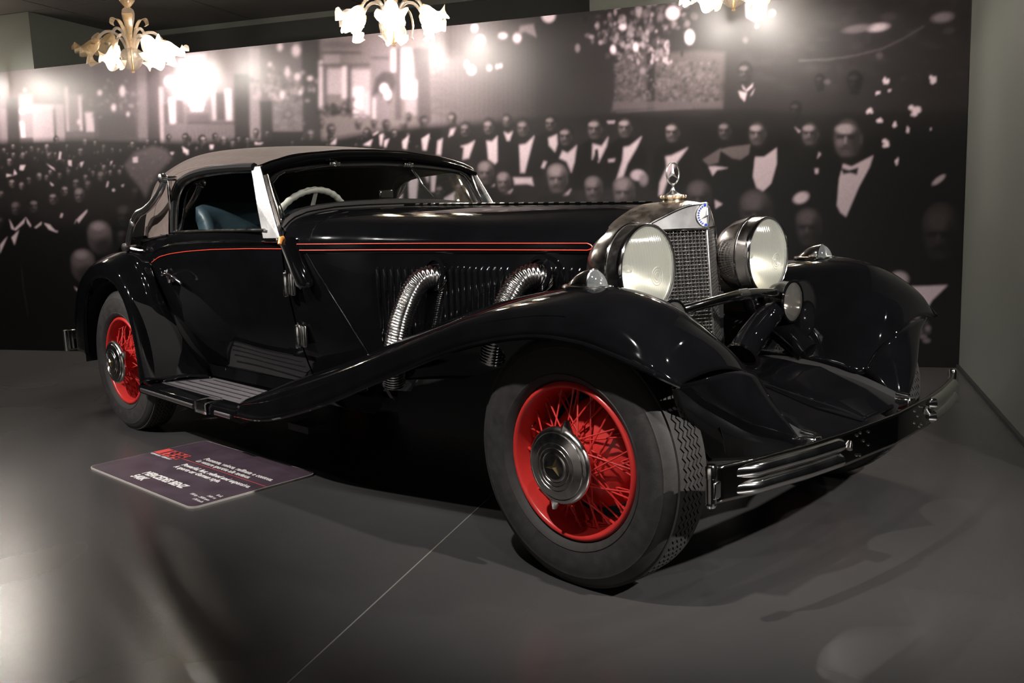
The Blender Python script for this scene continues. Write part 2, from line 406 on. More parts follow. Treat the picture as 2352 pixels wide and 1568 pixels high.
    st = [(x, bside(x, 1.0)+.0066, np.interp(x, [-3.02, -2.9, -2.75, -2.57, -2.3, -2.0, -1.7], [.93, .962, .98, .993, 1.004, 1.008, 1.006])) for x in np.linspace(-1.76, -3.02, 40)]
    MB().tube(side(st, s), .0019, 6).build('pinstripe', 'red_stripe', door)
    # louvres: each pressed ridge its own piece
    for x0, x1, n in ((-.385, -.555, 6), (-.69, -.98, 11), (-1.13, -1.30, 6)):
        for x in np.linspace(x0, x1, n):
            z0, z1 = .60, .928; pr = []
            for z in np.concatenate([[z0], np.linspace(z0+.012, z1-.012, 6), [z1]]):
                e = 0.0 if z in (z0, z1) else 1.0; yb = bside(x, z)
                pr.append([(x+a*.0105, yb-.0015+e*h*.013, z) for a, h in ((-1, 0), (-.55, .75), (0, 1), (.6, .55), (1, 0))])
            MB().grid(side(pr, s)).build('louvre', 'black_paint', hood_side, flip=not fl_)
    # flexible exhaust pipes through the hood side
    for k, pth in enumerate(([(-1.015, .43, .865), (-1.025, .478, .888), (-1.05, .525, .868), (-1.085, .562, .79), (-1.12, .585, .68), (-1.155, .59, .56), (-1.19, .57, .45)],
                             [(-.535, .335, .87), (-.548, .385, .897), (-.575, .435, .878), (-.61, .475, .80), (-.645, .50, .69), (-.675, .50, .58)])):
        C = crom(pth, 900); dl_ = np.concatenate([[0], np.cumsum(np.linalg.norm(np.diff(C, axis=0), axis=1))]); u_ = np.linspace(0, dl_[-1], 420)
        C = np.stack([np.interp(u_, dl_, C[:, i]) for i in range(3)], 1)
        R = .046+.0024*np.sin(u_*2*np.pi/.0115)
        MB().tube(side(C, s), R, 20).build('exhaust_pipe', 'chrome', car, sharp=None)
        d = np.array(pth[1])-np.array(pth[0]); 
        MB().lathe([(.050, .0), (.066, .0), (.068, .006), (.052, .010)], side(np.array(pth[0])+V(0, .042, .035), s), side(d*V(.3, 1, .3), s), 28).build('pipe_collar', 'black_paint', car)
    # ------------------------------------------------ front fender
    X = [-1.95, -1.6, -1.2, -.8, -.4, -.1, .1, .25, .36, .42]
    g = {'O':  ([.885,.93,.93,.93,.93,.925,.92,.92,.91,.865], [.272,.312,.42,.563,.703,.768,.770,.742,.708,.672]),
         'O1': ([.880,.925,.925,.925,.925,.92,.915,.912,.90,.855], [.300,.345,.458,.60,.735,.795,.80,.770,.728,.676]),
         'O2': ([.84,.875,.885,.885,.88,.87,.865,.862,.85,.81], [.335,.428,.540,.670,.798,.856,.864,.828,.762,.684]),
         'K':  ([.74,.73,.725,.72,.72,.72,.72,.72,.72,.72], [.347,.463,.580,.712,.836,.896,.905,.868,.788,.690]),
         'M1': ([.66,.62,.605,.595,.585,.58,.58,.58,.59,.62], [.345,.450,.562,.676,.795,.850,.856,.818,.752,.682]),
         'M2': ([.62,.575,.55,.52,.48,.46,.455,.45,.455,.53], [.342,.432,.520,.60,.68,.715,.72,.695,.66,.655]),
         'I':  ([.60,.555,.51,.45,.385,.355,.346,.344,.35,.45], [.335,.41,.465,.505,.535,.548,.543,.530,.515,.600])}
    G = []
    for k in ('O', 'O1', 'O2', 'K', 'M1', 'M2', 'I'):
        xo = np.array(X) + (0 if k not in ('O', 'O1') else 0); G.append([(x, y, z) for x, y, z in zip(X, *g[k])])
    P = loft(G, 90, 46)
    fender = MB().grid(side(P, s)).build('front_fender', 'black_paint', car, flip=fl_, solid=.012, offset=1)
    # rolled bead along the outer edge
    MB().tube(side(crom(G[0], 90), s), .008, 8).build('fender_bead', 'black_paint', fender)
    # crease line highlight: second pressed ridge along the flank of the sweep
    c2 = crom([lerp(np.array(a), np.array(b), .5)+V(0, .004, .002) for a, b in zip(G[1], G[2])], 90)[:58]
    MB().tube(side(c2, s), .005, 6).build('fender_crease', 'black_paint', fender)
    # nose fairing from the fender lip down to the frame horn
    top = [(.385,.86,.668),(.41,.78,.672),(.42,.70,.676),(.425,.62,.674),(.425,.55,.662),(.415,.48,.640),(.39,.42,.60),(.36,.36,.52)]
    mid = [(.36,.80,.60),(.40,.72,.59),(.435,.65,.58),(.455,.59,.57),(.465,.53,.562),(.462,.47,.552),(.448,.42,.535),(.41,.355,.49)]
    lo = [(.33,.70,.50),(.40,.63,.49),(.445,.575,.485),(.472,.52,.482),(.486,.47,.48),(.488,.43,.478),(.482,.395,.472),(.455,.35,.452)]
    tip = [(.33, .60, .40), (.42, .52, .405), (.465, .46, .415), (.485, .42, .418), (.497, .395, .42), (.50, .375, .422), (.50, .36, .423), (.498, .345, .422)]
    P = loft([top, mid, lo, tip], 30, 20)
    MB().grid(side(P, s)).build('fender_nose', 'black_paint', fender, flip=not fl_, solid=.006, offset=-1)
    # inner wheel house
    wh = []
    for a in np.linspace(.04*np.pi, .96*np.pi, 24):
        wh.append([(rr_*math.cos(a), y, .39+rr_*math.sin(a)) for y, rr_ in ((.66, .43), (.57, .37), (.50, .29))])
    MB().grid(side(wh, s)).build('wheel_house', 'under_black', fender)
    wall = [[(x, .47, lerp(.25 if x < .12 else .50, np.interp(x, [-1.3, -.6, -.1, .1, .25, .36], [.48, .60, .69, .69, .66, .61]), t)) for t in (0, .5, 1)] for x in np.linspace(-1.3, .35, 16)]
    MB().grid(side(wall, s)).build('splash_wall', 'under_black', fender)
    # parking lamp on the crest
    pl = MB(); Ps = []
    for u in np.linspace(0, 1, 17):
        x = lerp(-.085, .06, u); hw = .040*math.sin(math.pi*min(1, .08+u*.80))**.7; hh = .056*math.sin(math.pi*min(1, .04+u*.72))**.9
        if u > .72: x = .02+.04*math.sin((u-.72)/.28*1.4); hh *= max(.02, math.cos((u-.72)/.28*1.5)); hw *= max(.02, math.cos((u-.72)/.28*1.5))**.5
        Ps.append([(x, .72+hw*math.cos(a), .900+hh*max(0, math.sin(a))**.9) for a in np.linspace(0, math.pi, 15)])
    Ps = np.array(Ps)
    lamp = MB().grid(side(Ps[:12], s)).build('parking_lamp', 'chrome', car, flip=not fl_)
    MB().grid(side(Ps[11:], s)).build('lamp_lens', 'lens_glass', lamp, flip=not fl_)
    rim = [(-.012+.085*math.cos(a), .72+.047*math.sin(a), .902) for a in np.linspace(0, 2*math.pi, 32, endpoint=False)]
    MB().tube(side(rim, s), .007, 8, closed=True).build('lamp_base', 'chrome', lamp)
    ring = Ps[11]
    MB().tube(side(ring, s), .004, 6).build('lens_bezel', 'chrome', lamp)
    # ------------------------------------------------ rear fender
    O = [(-2.97,.87,.30),(-2.985,.872,.49),(-3.05,.872,.69),(-3.17,.872,.81),(-3.33,.872,.855),(-3.50,.87,.83),(-3.62,.865,.74),(-3.70,.86,.58),(-3.73,.855,.395)]
    K = [(-2.86,.79,.315),(-2.915,.795,.50),(-2.99,.79,.74),(-3.11,.785,.895),(-3.30,.78,.966),(-3.62,.78,.925),(-3.90,.775,.79),(-4.05,.77,.58),(-4.08,.76,.385)]
    I = [(-2.735,.60,.32),(-2.83,.665,.48),(-2.94,.718,.706),(-3.03,.735,.87),(-3.15,.70,.955),(-3.62,.62,.935),(-3.95,.60,.80),(-4.1,.58,.6),(-4.12,.57,.395)]
    O2 = [tuple(lerp(np.array(a), np.array(b), .5)+V(0, .032, .012)) for a, b in zip(O, K)]
    K2 = [tuple(lerp(np.array(a), np.array(b), .5)+V(0, .012, .012)) for a, b in zip(K, I)]
    P = loft([O, O2, K, K2, I], 70, 30)
    rf = MB().grid(side(P, s)).build('rear_fender', 'black_paint', car, flip=not fl_, solid=.012, offset=-1)
    MB().tube(side(crom(O, 70), s), .008, 8).build('fender_bead', 'black_paint', rf)
    MB().tube(side(crom(I[:6], 50), s)+V(.004, s*.004, 0), .0055, 8).build('fender_piping', 'chrome_dark', rf)
    wl = [[(-3.29+.47*math.cos(a), y, .39+.44*math.sin(a)) for y in (.86, .70, .52)] for a in np.linspace(-.1, math.pi+.1, 24)]
    MB().grid(side(wl, s)).build('wheel_house', 'under_black', rf)
    MB().grid(side([[(x, .53, z) for z in (.2, .55, .85)] for x in (-2.85, -3.2, -3.8)], s)).build('splash_wall', 'under_black', rf)
    # ------------------------------------------------ running board
    P = []
    for x in np.linspace(-1.93, -2.99, 24):
        yo = np.interp(x, [-2.99, -2.3, -1.93], [.880, .893, .885]); zo = np.interp(x, [-2.99, -2.2, -1.93], [.297, .288, .285])
        P.append([(x, .545, zo+.022), (x, yo-.06, zo+.012), (x, yo-.012, zo+.004), (x, yo, zo-.008), (x, yo, zo-.042), (x, yo-.012, zo-.05), (x, .545, zo-.045)])
    rb = MB().grid(side(P, s)).build('running_board', 'black_paint', car, flip=fl_, sharp=50)
    for k, (yy, xa, xb) in enumerate(((.62, -2.0, -2.66), (.665, -2.02, -2.72), (.71, -2.06, -2.78), (.755, -2.12, -2.84), (.80, -2.22, -2.88))):
        L = [(x, yy+.004*math.sin((x+2.9)*2), np.interp(x, [-2.99, -2.2, -1.93], [.297, .288, .285])+lerp(.021, .012, (yy-.545)/.29)) for x in np.linspace(xa, xb, 16)]
        MB().tube(side(L, s), .0085, 8, sq=(1, .65)).build('tread_strip', 'strip_metal', rb)
    mat = [[(x, y, np.interp(x, [-2.99, -2.2, -1.93], [.297, .288, .285])+lerp(.0225, .0135, (y-.545)/.29)) for y in (.585, .70, .805)] for x in np.linspace(-2.02, -2.88, 10)]
    MB().grid(side(mat, s)).build('tread_mat', 'tread_grey', rb, flip=fl_)
    for xa, xb in ((-2.96, -2.34), (-2.13, -1.99)):
        L = [(x, np.interp(x, [-2.99, -2.3, -1.93], [.880, .893, .885])+.003, np.interp(x, [-2.99, -2.2, -1.93], [.297, .288, .285])-.024) for x in np.linspace(xa, xb, 12)]
        MB().tube(side(L, s), .011, 8, sq=(.5, 1)).build('edge_strip', 'strip_metal', rb)
    jp = [(-2.20, .82, .302), (-2.20, .893, .300), (-2.20, .902, .292), (-2.20, .902, .245)]
    jq = [(-2.31, .82, .303), (-2.31, .893, .300), (-2.31, .902, .292), (-2.31, .902, .245)]
    MB().grid(side(loft([jp, jq], 10, 6), s)).build('jacking_cover', 'chrome', rb, flip=fl_, solid=.006)
    # ------------------------------------------------ headlamp
    hc = V(-.045, .384, .930)*V(1, s, 1)
    body = MB().lathe([(0, -.205), (.035, -.203), (.075, -.19), (.112, -.160), (.138, -.115), (.150, -.065), (.1535, -.05), (.1535, -.047), (.151, -.045), (.150, -.02), (.150, -.004)], hc, (1, 0, 0), 48)
    hl = body.build('headlamp', 'chrome_worn', car)
    MB().lathe([(.150, -.006), (.152, .004), (.1505, .012), (.1475, .015), (.1455, .013)], hc, (1, 0, 0), 48).build('lamp_rim', 'chrome', hl)
    MB().lathe([(.1460, .0135), (.1440, .0150), (.1420, .0135), (.1415, .006)], hc, (1, 0, 0), 48).build('lens_gasket', 'black_rubber', hl)
    MB().lathe([(.1535, -.052), (.1565, -.048), (.1535, -.044)], hc, (1, 0, 0), 48).build('lamp_band', 'chrome', hl)
    # fluted lens
    n = 217; rows = []
    for i in range(n):
        yy = lerp(-.1425, .1425, i/(n-1)); hgt = math.sqrt(max(0, .1425**2-yy**2)); row = []
        for j in range(21):
            zz = lerp(-hgt, hgt, j/20); dome = .034*(1-(yy*yy+zz*zz)/.1425**2)
            rr2 = math.hypot(yy, zz+.02)
            fl2 = .0016*math.sin(i*2*math.pi/9)*(1 if rr2 > .032 else 0)
            row.append(hc+V(.010+dome+fl2, yy, zz))
        rows.append(row)
    MB().grid(np.array(rows)).build('lamp_lens', 'lens_glass', hl, sharp=None)
    MB().lathe([(.141, .004), (.125, -.028), (.10, -.065), (.07, -.10), (.035, -.125), (.012, -.132)], hc, (1, 0, 0), 40).build('lamp_reflector', 'reflector', hl)
    MB().lathe([(0, -.055), (.012, -.06), (.017, -.075), (.012, -.095), (.010, -.13)], hc, (1, 0, 0), 16).build('lamp_bulb', 'bulb_off', hl)
    for k in range(3):
        MB().tube([hc+V(.045, r*math.cos(a), -.02+r*math.sin(a)) for r in (.012+.009*k,) for a in np.linspace(0, 2*math.pi, 24, endpoint=False)], .0012, 4, closed=True).build('lens_ring', 'bulb_off', hl)
    MB().tube(side(crom([(-.10, .384, .80), (-.10, .386, .76), (-.07, .39, .70), (.03, .40, .63), (.14, .38, .56)], 16), s), np.linspace(.040, .052, 16), 16).build('lamp_stalk', 'black_paint', hl)
    MB().lathe([(.046, 0), (.050, .006), (.046, .022), (.03, .03)], hc+V(-.055, 0, -.165), (0, 0, 1), 24).build('stalk_collar', 'chrome', hl)
    # fog lamp and horn in front of the fender's inner face
    fc = V(.06, .39*s, .757)
    fg = MB().lathe([(0, -.11), (.04, -.10), (.066, -.07), (.078, -.03), (.080, .0), (.083, .004), (.080, .01), (.074, .01)], fc, (1, 0, 0), 36).build('fog_lamp', 'black_paint', car)
    rows = []
    for i in range(25):
        yy = lerp(-.075, .075, i/24); hgt = math.sqrt(max(0, .075**2-yy**2))
        rows.append([fc+V(.006+.016*(1-(yy*yy+z*z)/.075**2)+.0008*(1 if i % 2 else -1), yy, z) for z in np.linspace(-hgt, hgt, 9)])
    MB().grid(np.array(rows)).build('lamp_lens', 'fog_glass', fg, sharp=None)
    MB().lathe([(.073, .0), (.06, -.03), (.03, -.06), (.01, -.068)], fc, (1, 0, 0), 28).build('lamp_reflector', 'chrome_dark', fg)
    hp = crom([(.05, .31, .74), (.02, .27, .70), (.0, .20, .635), (.0, .14, .585)], 20)
    hn = MB().tube(side(hp, s), np.interp(np.linspace(0, 1, 20), [0, .15, .5, 1], [.03, .044, .05, .055]), 20).build('horn', 'black_paint', car)
    MB().lathe([(.056, 0), (.062, .006), (.056, .012)], side(hp[-1], s), side(hp[-1]-hp[-2], s), 24).build('horn_ring', 'chrome_dark', hn)
    # ------------------------------------------------ windscreen pillar, side window, landau iron
    pb = [(-1.775, .700, 1.045), (-1.885, .722, 1.040), (-1.885, .685, 1.040), (-1.785, .665, 1.045)]
    pt = [(-1.985, .652, 1.378), (-2.045, .668, 1.376), (-2.045, .640, 1.376), (-1.99, .630, 1.378)]
    pm_ = [tuple(lerp(np.array(a), np.array(b), .5)+V(0, .003, 0)) for a, b in zip(pb, pt)]
    v = side(np.array(pb+pm_+pt), s)
    F = [(i+4*k, (i+1) % 4+4*k, (i+1) % 4+4*k+4, i+4*k+4) for k in range(2) for i in range(4)]+[(0, 1, 2, 3), (8, 9, 10, 11)]
    pil = MB().add(v, F).build('windscreen_pillar', 'aluminium', car, smooth=False, bevel=.006)
    MB().box(V(-1.83, .708*s, 1.045), (.125, .03, .02)).build('pillar_foot', 'chrome', pil, bevel=.004)
    # window opening: rail above and behind the side glass
    rail = crom([(-2.02, .660, 1.372), (-2.2, .672, 1.378), (-2.42, .684, 1.378), (-2.60, .690, 1.362), (-2.71, .694, 1.325), (-2.762, .700, 1.255), (-2.777, .708, 1.16), (-2.783, .712, 1.085)], 50)
    fr = MB().tube(side(rail, s), .019, 8, sq=(1, 1.0)).build('window_rail', 'black_satin', car)
    rail2 = rail+V(.022, -.004, -.02); rail2 = rail2[2:]
    MB().tube(side(rail2, s), .0065, 8).build('window_channel', 'chrome_worn', fr)
    gl = []
    for k, p in enumerate(rail2[:-2]):
        pass
    top_e = [(p[0], p[1]-.004, p[2]) for p in rail2 if p[2] > 1.2]; xs_ = np.linspace(-1.93, top_e[-1][0], 20)
    tz = lambda x: np.interp(x, [p[0] for p in top_e][::-1], [p[2] for p in top_e][::-1])
    P = [[(x if j else lerp(-1.86, -2.757, i/19), lerp(.708, .672, j), 1.083 if j == 0 else tz(x)) for j in (0, 1)] for i, x in enumerate(np.linspace(-2.03, -2.737, 20))]
    MB().grid(side(P, s)).build('side_glass', 'window_glass', fr)
    MB().tube(side([(-1.87, .718, 1.090), (-2.3, .722, 1.092), (-2.775, .716, 1.088)], s), .007, 8).build('window_sill', 'chrome_worn', fr)
    MB().box(V(-2.788, .712*s, 1.22), (.02, .02, .26)).build('window_post', 'chrome_worn', fr, bevel=.004)
    lp = crom([(-2.725, .765, 1.355), (-2.758, .77, 1.302), (-2.846, .775, 1.244), (-2.943, .78, 1.205), (-3.033, .78, 1.187), (-3.11, .78, 1.14), (-3.165, .775, 1.098), (-3.21, .77, 1.055), (-3.255, .765, 1.01)], 50)
    li = MB().tube(side(lp, s), np.interp(np.linspace(0, 1, 50), [0, .2, .55, .62, 1], [.015, .018, .021, .016, .013]), 12).build('landau_iron', 'chrome_soft', car)
    for p in (lp[0], lp[-1]):
        MB().lathe([(0, -.012), (.022, -.01), (.026, 0), (.022, .022), (.010, .028), (0, .029)], side(p, s), (0, s, 0), 20).build('landau_knuckle', 'chrome_soft', li)
        MB().tube(side([p, p-V(0, .07, 0)], s), .012, 10).build('landau_pivot', 'chrome', li)
    MB().lathe([(0, -.01), (.030, -.006), (.036, .004), (.030, .012), (.012, .018), (0, .019)], side(lp[31], s), (-.35, s, .25), 24).build('landau_boss', 'chrome_soft', li)
    MB().tube(side([lp[-1], (-3.20, .72, .99), (-3.14, .68, .99)], s), .010, 8).build('landau_bracket', 'chrome_dark', li)
    # ------------------------------------------------ door furniture
    for zc in (.852, .618):
        yy = bside(-1.75, zc)+.018
        h = MB().lathe([(0, -.052), (.015, -.052), (.017, -.048), (.017, .048), (.015, .052), (.006, .054), (.006, .062), (0, .063)], (-1.748, s*(yy+.004), zc), (0, 0, 1), 16).build('door_hinge', 'chrome', car)
        MB().box(V(-1.724, s*(yy-.006), zc), (.05, .012, .096)).build('hinge_leaf', 'chrome', h, bevel=.003)
    hy = bside(-2.80, .87)
    dh = MB().tube(side(crom([(-2.80, hy+.045, .872), (-2.74, hy+.052, .877), (-2.68, hy+.050, .868), (-2.63, hy+.042, .845), (-2.615, hy+.036, .832)], 20), s), np.interp(np.linspace(0, 1, 20), [0, .6, 1], [.010, .009, .007]), 10).build('door_handle', 'chrome', door)
    MB().tube(side([(-2.80, hy, .872), (-2.80, hy+.05, .872)], s), .010, 10).build('handle_shaft', 'chrome', door)
    MB().tube(side([(-2.80, hy+.004, .90), (-2.80, hy+.008, .872), (-2.81, hy+.006, .83)], s), [.018, .022, .010], 12, sq=(.4, 1)).build('handle_plate', 'chrome', door)
    MB().tube(side([(-2.865, bside(-2.86, .87)+.01, .868), (-2.80, hy+.03, .872)], s), .009, 10).build('lock_barrel', 'chrome', door)
    # semaphore arm on the cowl
    a0, a1 = V(-1.712, .696, 1.050), V(-1.622, .676, .845)
    dirv = (a1-a0)/np.linalg.norm(a1-a0); wv = V(.99, -.12, .15); wv -= dirv*(wv@dirv); wv /= np.linalg.norm(wv); ov = V(0, 1, 0)
    pts = []
    for t, wd_, th in ((0, .017, .022), (.08, .021, .034), (.92, .021, .034), (1.0, .014, .020)):
        c = lerp(a0, a1, t)
        pts.append([c-wv*wd_-ov*.02, c-wv*wd_*.9+ov*th*.75, c-wv*wd_*.3+ov*th, c+wv*wd_*.5+ov*th*.9, c+wv*wd_+ov*.01, c+wv*wd_-ov*.02])
    v = np.array(pts); tr = MB().grid(side(v, s), wv=True); k = 0
    tr.f.append((0, 1, 2, 3, 4, 5)); tr.f.append((18, 19, 20, 21, 22, 23))
    tf = tr.build('semaphore', 'black_paint', car, sharp=40)
    MB().tube(side([pts[1][1]+V(0, .004, 0), pts[2][1]+V(0, .004, 0), pts[3][1]+V(0, .004, 0)], s), .0085, 8).build('semaphore_strip', 'chrome', tf)
    MB().tube(side([a0+V(-.016, .015, .006), a0+V(-.014, .03, .002), a0+V(-.008, .042, -.022)], s), [.008, .012, .009], 10).build('semaphore_lens', 'orange_lens', tf)
    # ------------------------------------------------ seats
    st_ = []
    for t, (x, z) in zip(range(7), crom([(-2.05, .60), (-2.1, .74), (-2.45, .72), (-2.58, .80), (-2.66, 1.0), (-2.71, 1.13), (-2.75, 1.16)], 7)):
        w_ = [.29, .30, .30, .30, .30, .30, .29][t]
        st_.append([(x+.03*(abs(q) > .8), .33+q*w_, z-.02*(abs(q) > .8)) for q in np.linspace(-1, 1, 9)])
    MB().grid(side(loft(np.array(st_).transpose(1, 0, 2), 24, 18), s)).build('seat', 'leather', car, solid=.08, flip=fl_)

# ---- centre pieces
# soft top
def rf_guides():
    c = [(-2.0,0,1.462),(-2.4,0,1.508),(-2.9,0,1.532),(-3.28,0,1.508),(-3.56,0,1.42),(-3.75,0,1.25),(-3.83,0,1.06)]
    a = [(-2.0,.40,1.440),(-2.38,.43,1.484),(-2.8,.45,1.496),(-3.15,.45,1.460),(-3.42,.45,1.385),(-3.58,.45,1.225),(-3.64,.45,1.06)]
    b = [(-2.0,.56,1.408),(-2.36,.595,1.440),(-2.72,.608,1.442),(-2.98,.61,1.398),(-3.17,.612,1.315),(-3.28,.61,1.19),(-3.34,.605,1.055)]
    d = [(-2.01,.63,1.385),(-2.36,.665,1.408),(-2.68,.678,1.402),(-2.89,.688,1.355),(-3.04,.694,1.27),(-3.12,.70,1.16),(-3.17,.70,1.05)]
    e = [(-2.03,.662,1.372),(-2.36,.688,1.388),(-2.60,.70,1.376),(-2.75,.706,1.325),(-2.805,.712,1.235),(-2.82,.718,1.14),(-2.825,.722,1.075)]
    return [c, a, b, d, e]
c, a, b, d, e = rf_guides(); m_ = lambda g: [(x, -y, z) for x, y, z in g]
P = loft([m_(e), m_(d), m_(b), m_(a), c, a, b, d, e], 60, 81)
top = MB().grid(P).build('soft_top', 'canvas', car, flip=False)
MB().grid(P*V(1, .975, 1)+V(0, 0, -.02)).build('top_lining', 'lining', top)
for s in (-1, 1):
    sm = loft([m_(e), m_(d), m_(b), m_(a), c, a, b, d, e], 60, 81)[:, 74]+V(0, .001, .001)
    MB().tube(side(sm[4:52], s), .0016, 5).build('top_seam', 'canvas_seam', top)
    lowb = np.array([g[-1] for g in (c, a, b, d, e)])
    MB().tube(side(crom(lowb, 30)+V(-.004, .004, -.005), s), .009, 8).build('top_binding', 'chrome_dark', top)
# rear deck below the soft top
P = []
for u in np.linspace(0, 1, 16):
    row = []
    for q in np.linspace(-1, 1, 21):
        x0 = -3.85+.70*abs(q)**2.6; y0 = .70*math.sin(q*math.pi/2)
        z0 = 1.055; x1 = -4.62+.40*abs(q)**3; y1 = .52*q; z1 = .50
        x = lerp(x0, x1, u); row.append((x, lerp(y0, y1, u), lerp(z0, z1, u**1.5)))
    P.append(row)
MB().grid(np.array(P)).build('rear_deck', 'black_paint', car, flip=True)
# header visor over the windscreen
yy = np.linspace(-.655, .655, 41)
zt = lambda y: np.interp(abs(y), [0, .2, .4, .53, .60, .655], [1.454, 1.449, 1.430, 1.406, 1.388, 1.368])
P = [[(-2.02, y, zt(y)+.004), (-1.985, y*.998, zt(y)+.002), (-1.955, y*.995, zt(y)-.018), (-1.957, y*.995, zt(y)-.034), (-1.975, y*.99, zt(y)-.046), (-2.01, y*.985, zt(y)-.048)] for y in yy]
hd = MB().grid(np.array(P)).build('header_visor', 'black_paint', car, sharp=None, flip=True)
MB().tube([(-1.993, y, zt(y)+.006) for y in yy], .004, 6).build('visor_bead', 'chrome_dark', hd)
# windscreen frame and glass
yb = np.linspace(-.632, .632, 33)
zb_ = lambda y: np.interp(abs(y), [0, .09, .29, .46, .56, .632], [1.205, 1.203, 1.197, 1.182, 1.165, 1.135])
zt2 = lambda y: np.interp(abs(y), [0, .26, .46, .55, .60, .617], [1.385, 1.378, 1.363, 1.350, 1.325, 1.295])
bot = np.array([(-1.868, y, zb_(y)) for y in yb]); topc = np.array([(-1.975, y*.985, zt2(y*.985)) for y in yb])
loop = np.concatenate([bot, topc[::-1]])
wf = MB().tube(loop, .012, 8, closed=True).build('windscreen_frame', 'black_satin', car)
MB().tube(loop*V(1, .972, 1)+V(.006, 0, 0), .004, 6, closed=True).build('frame_bead', 'chrome_worn', wf)
MB().grid(np.array([bot, topc])*V(1, .985, 1)).build('windscreen_glass', 'window_glass', wf)
hdf = [[(-1.972, y*.985, zt2(y*.985)+.004), (-1.985, y*.985, zt(y)-.04)] for y in yb]
MB().grid(np.array(hdf)).build('frame_header', 'black_satin', wf)
for s in (-1, 1):
    MB().tube(side([(-1.862, .640, 1.115), (-1.93, .636, 1.24), (-1.985, .632, 1.365)], s), .011, 8).build('frame_upright', 'chrome_worn', wf)
# rubber gasket between cowl and windscreen
P = []
for y in np.linspace(-.67, .67, 45):
    z0 = np.interp(abs(y), [0, .222, .389, .541, .625, .67], [1.184, 1.182, 1.176, 1.158, 1.130, 1.09]); z1 = np.interp(abs(y), [0, .09, .29, .46, .56, .629, .67], [1.208, 1.207, 1.202, 1.188, 1.170, 1.143, 1.105])
    P.append([(-1.785, y, z0-.012), (-1.79, y, z0+.004), (-1.81, y*.993, z0+.010), (-1.835, y*.985, lerp(z0, z1, .6)+.008), (-1.862, y*.97, z1+.002), (-1.88, y*.96, z1-.02)])
gk = MB().grid(np.array(P)).build('cowl_gasket', 'black_rubber', car, flip=False)
MB().tube([(-1.79, p[1][1], p[1][2]+.002) for p in P], .0035, 6).build('gasket_bead', 'chrome_dark', gk)
# wipers
for yc, pts in ((-.275, [(-1.945, -.30, 1.378), (-1.942, -.36, 1.372), (-1.948, -.425, 1.362)]), (.175, [(-1.945, .185, 1.372), (-1.918, .205, 1.33), (-1.905, .222, 1.285)])):
    w = MB().tube([(-1.965, yc, 1.39), (-1.94, yc, 1.386), (-1.93, yc, 1.384)], [.012, .015, .009], 10).build('wiper', 'chrome', car)
    MB().tube(pts, .004, 6).build('wiper_arm', 'chrome_dark', w)
    tip = np.array(pts[-1]); dv = V(-.10, 0, .018) if yc < 0 else None
    if yc < 0: bl = [tip+V(0, .1, .012), tip+V(.002, 0, 0), tip+V(0, -.07, -.016)]
    else: bl = [tip+V(-.035, -.04, .075), tip, tip+V(.025, .05, -.065)]
    MB().tube(bl, [.004, .005, .003], 6, sq=(1, .6)).build('wiper_blade', 'chrome_worn', w)
    MB().box((-1.958, yc, 1.385), (.03, .06, .022)).build('wiper_motor', 'chrome_dark', w, bevel=.004)
# hood hinge: knuckles one by one
hh = MB().tube([(-.30, 0, 1.149), (-1.0, 0, 1.165), (-1.78, 0, 1.182)], .0045, 8).build('hood_hinge', 'black_paint', car)
for k in range(24):
    x = -.33-k*.058; z = 1.149+(-.3-x)/1.48*.033
    MB().tube([(x, 0, z+.0022), (x-.029, 0, z+.0027)], .0042, 8).build('hinge_knuckle', 'hinge_metal', hh)
# rear view mirror on the scuttle, dashboard, steering wheel
mi = MB().box((-1.95, .022, 1.240), (.012, .085, .045)).build('rear_view_mirror', 'chrome_dark', car, bevel=.006)
MB().tube([(-1.955, .022, 1.225), (-1.93, .022, 1.17)], .006, 8).build('mirror_stem', 'chrome_dark', mi)
P = [[(-1.90, y, 1.12), (-1.97, y, 1.125), (-2.0, y, 1.09), (-2.0, y, .82)] for y in np.linspace(-.62, .62, 9)]
MB().grid(np.array(P)).build('dashboard', 'black_satin', car)
swc = V(-2.115, -.335, 1.075); up = V(.42, 0, .907); rt = V(0, 1, 0); ax = np.cross(rt, up); R = .212
n = 144; path = [swc+R*(math.cos(t)*rt+math.sin(t)*up) for t in np.linspace(0, 2*math.pi, n, endpoint=False)]
sw = MB(); rr = .0155+.0016*np.sin(np.arange(n)*2*np.pi/n*36)
sw.tube(path, rr, 12, closed=True)
swo = sw.build('steering_wheel', 'cream', car, sharp=None)
for t in (90, 210, 330):
    t = math.radians(t); q = swc+R*(math.cos(t)*rt+math.sin(t)*up)
    MB().tube([swc+ax*-.02, q], [.016, .011], 8, sq=(1, .4)).build('wheel_spoke', 'cream', swo)
MB().lathe([(0, .03), (.03, .028), (.045, .01), (.045, -.02), (.02, -.05)], swc, ax, 24).build('horn_button', 'cream', swo)
MB().tube([swc, swc-V(-.6, 0, .45)], .02, 10).build('steering_column', 'black_satin', swo)
MB().box((-2.06, -.545, 1.16), (.03, .05, .05)).build('mirror_bracket', 'chrome', swo, bevel=.01)
# cabin floor and bulkheads
MB().box((-2.4, 0, .40), (1.9, 1.1, .04)).build('cabin_floor', 'under_black', car)
L = crom([(-2.92, -.655, 0), (-3.1, -.64, 0), (-3.27, -.56, 0), (-3.38, -.35, 0), (-3.42, 0, 0), (-3.38, .35, 0), (-3.27, .56, 0), (-3.1, .64, 0), (-2.92, .655, 0)], 50)
MB().grid([[p+V(0, 0, z) for z in (.45, .8, 1.1, 1.17, 1.19)] for p in L]).build('cabin_lining', 'leather', car)
MB().tube(L+V(.02, 0, 1.18), .035, 10).build('lining_roll', 'leather', car)
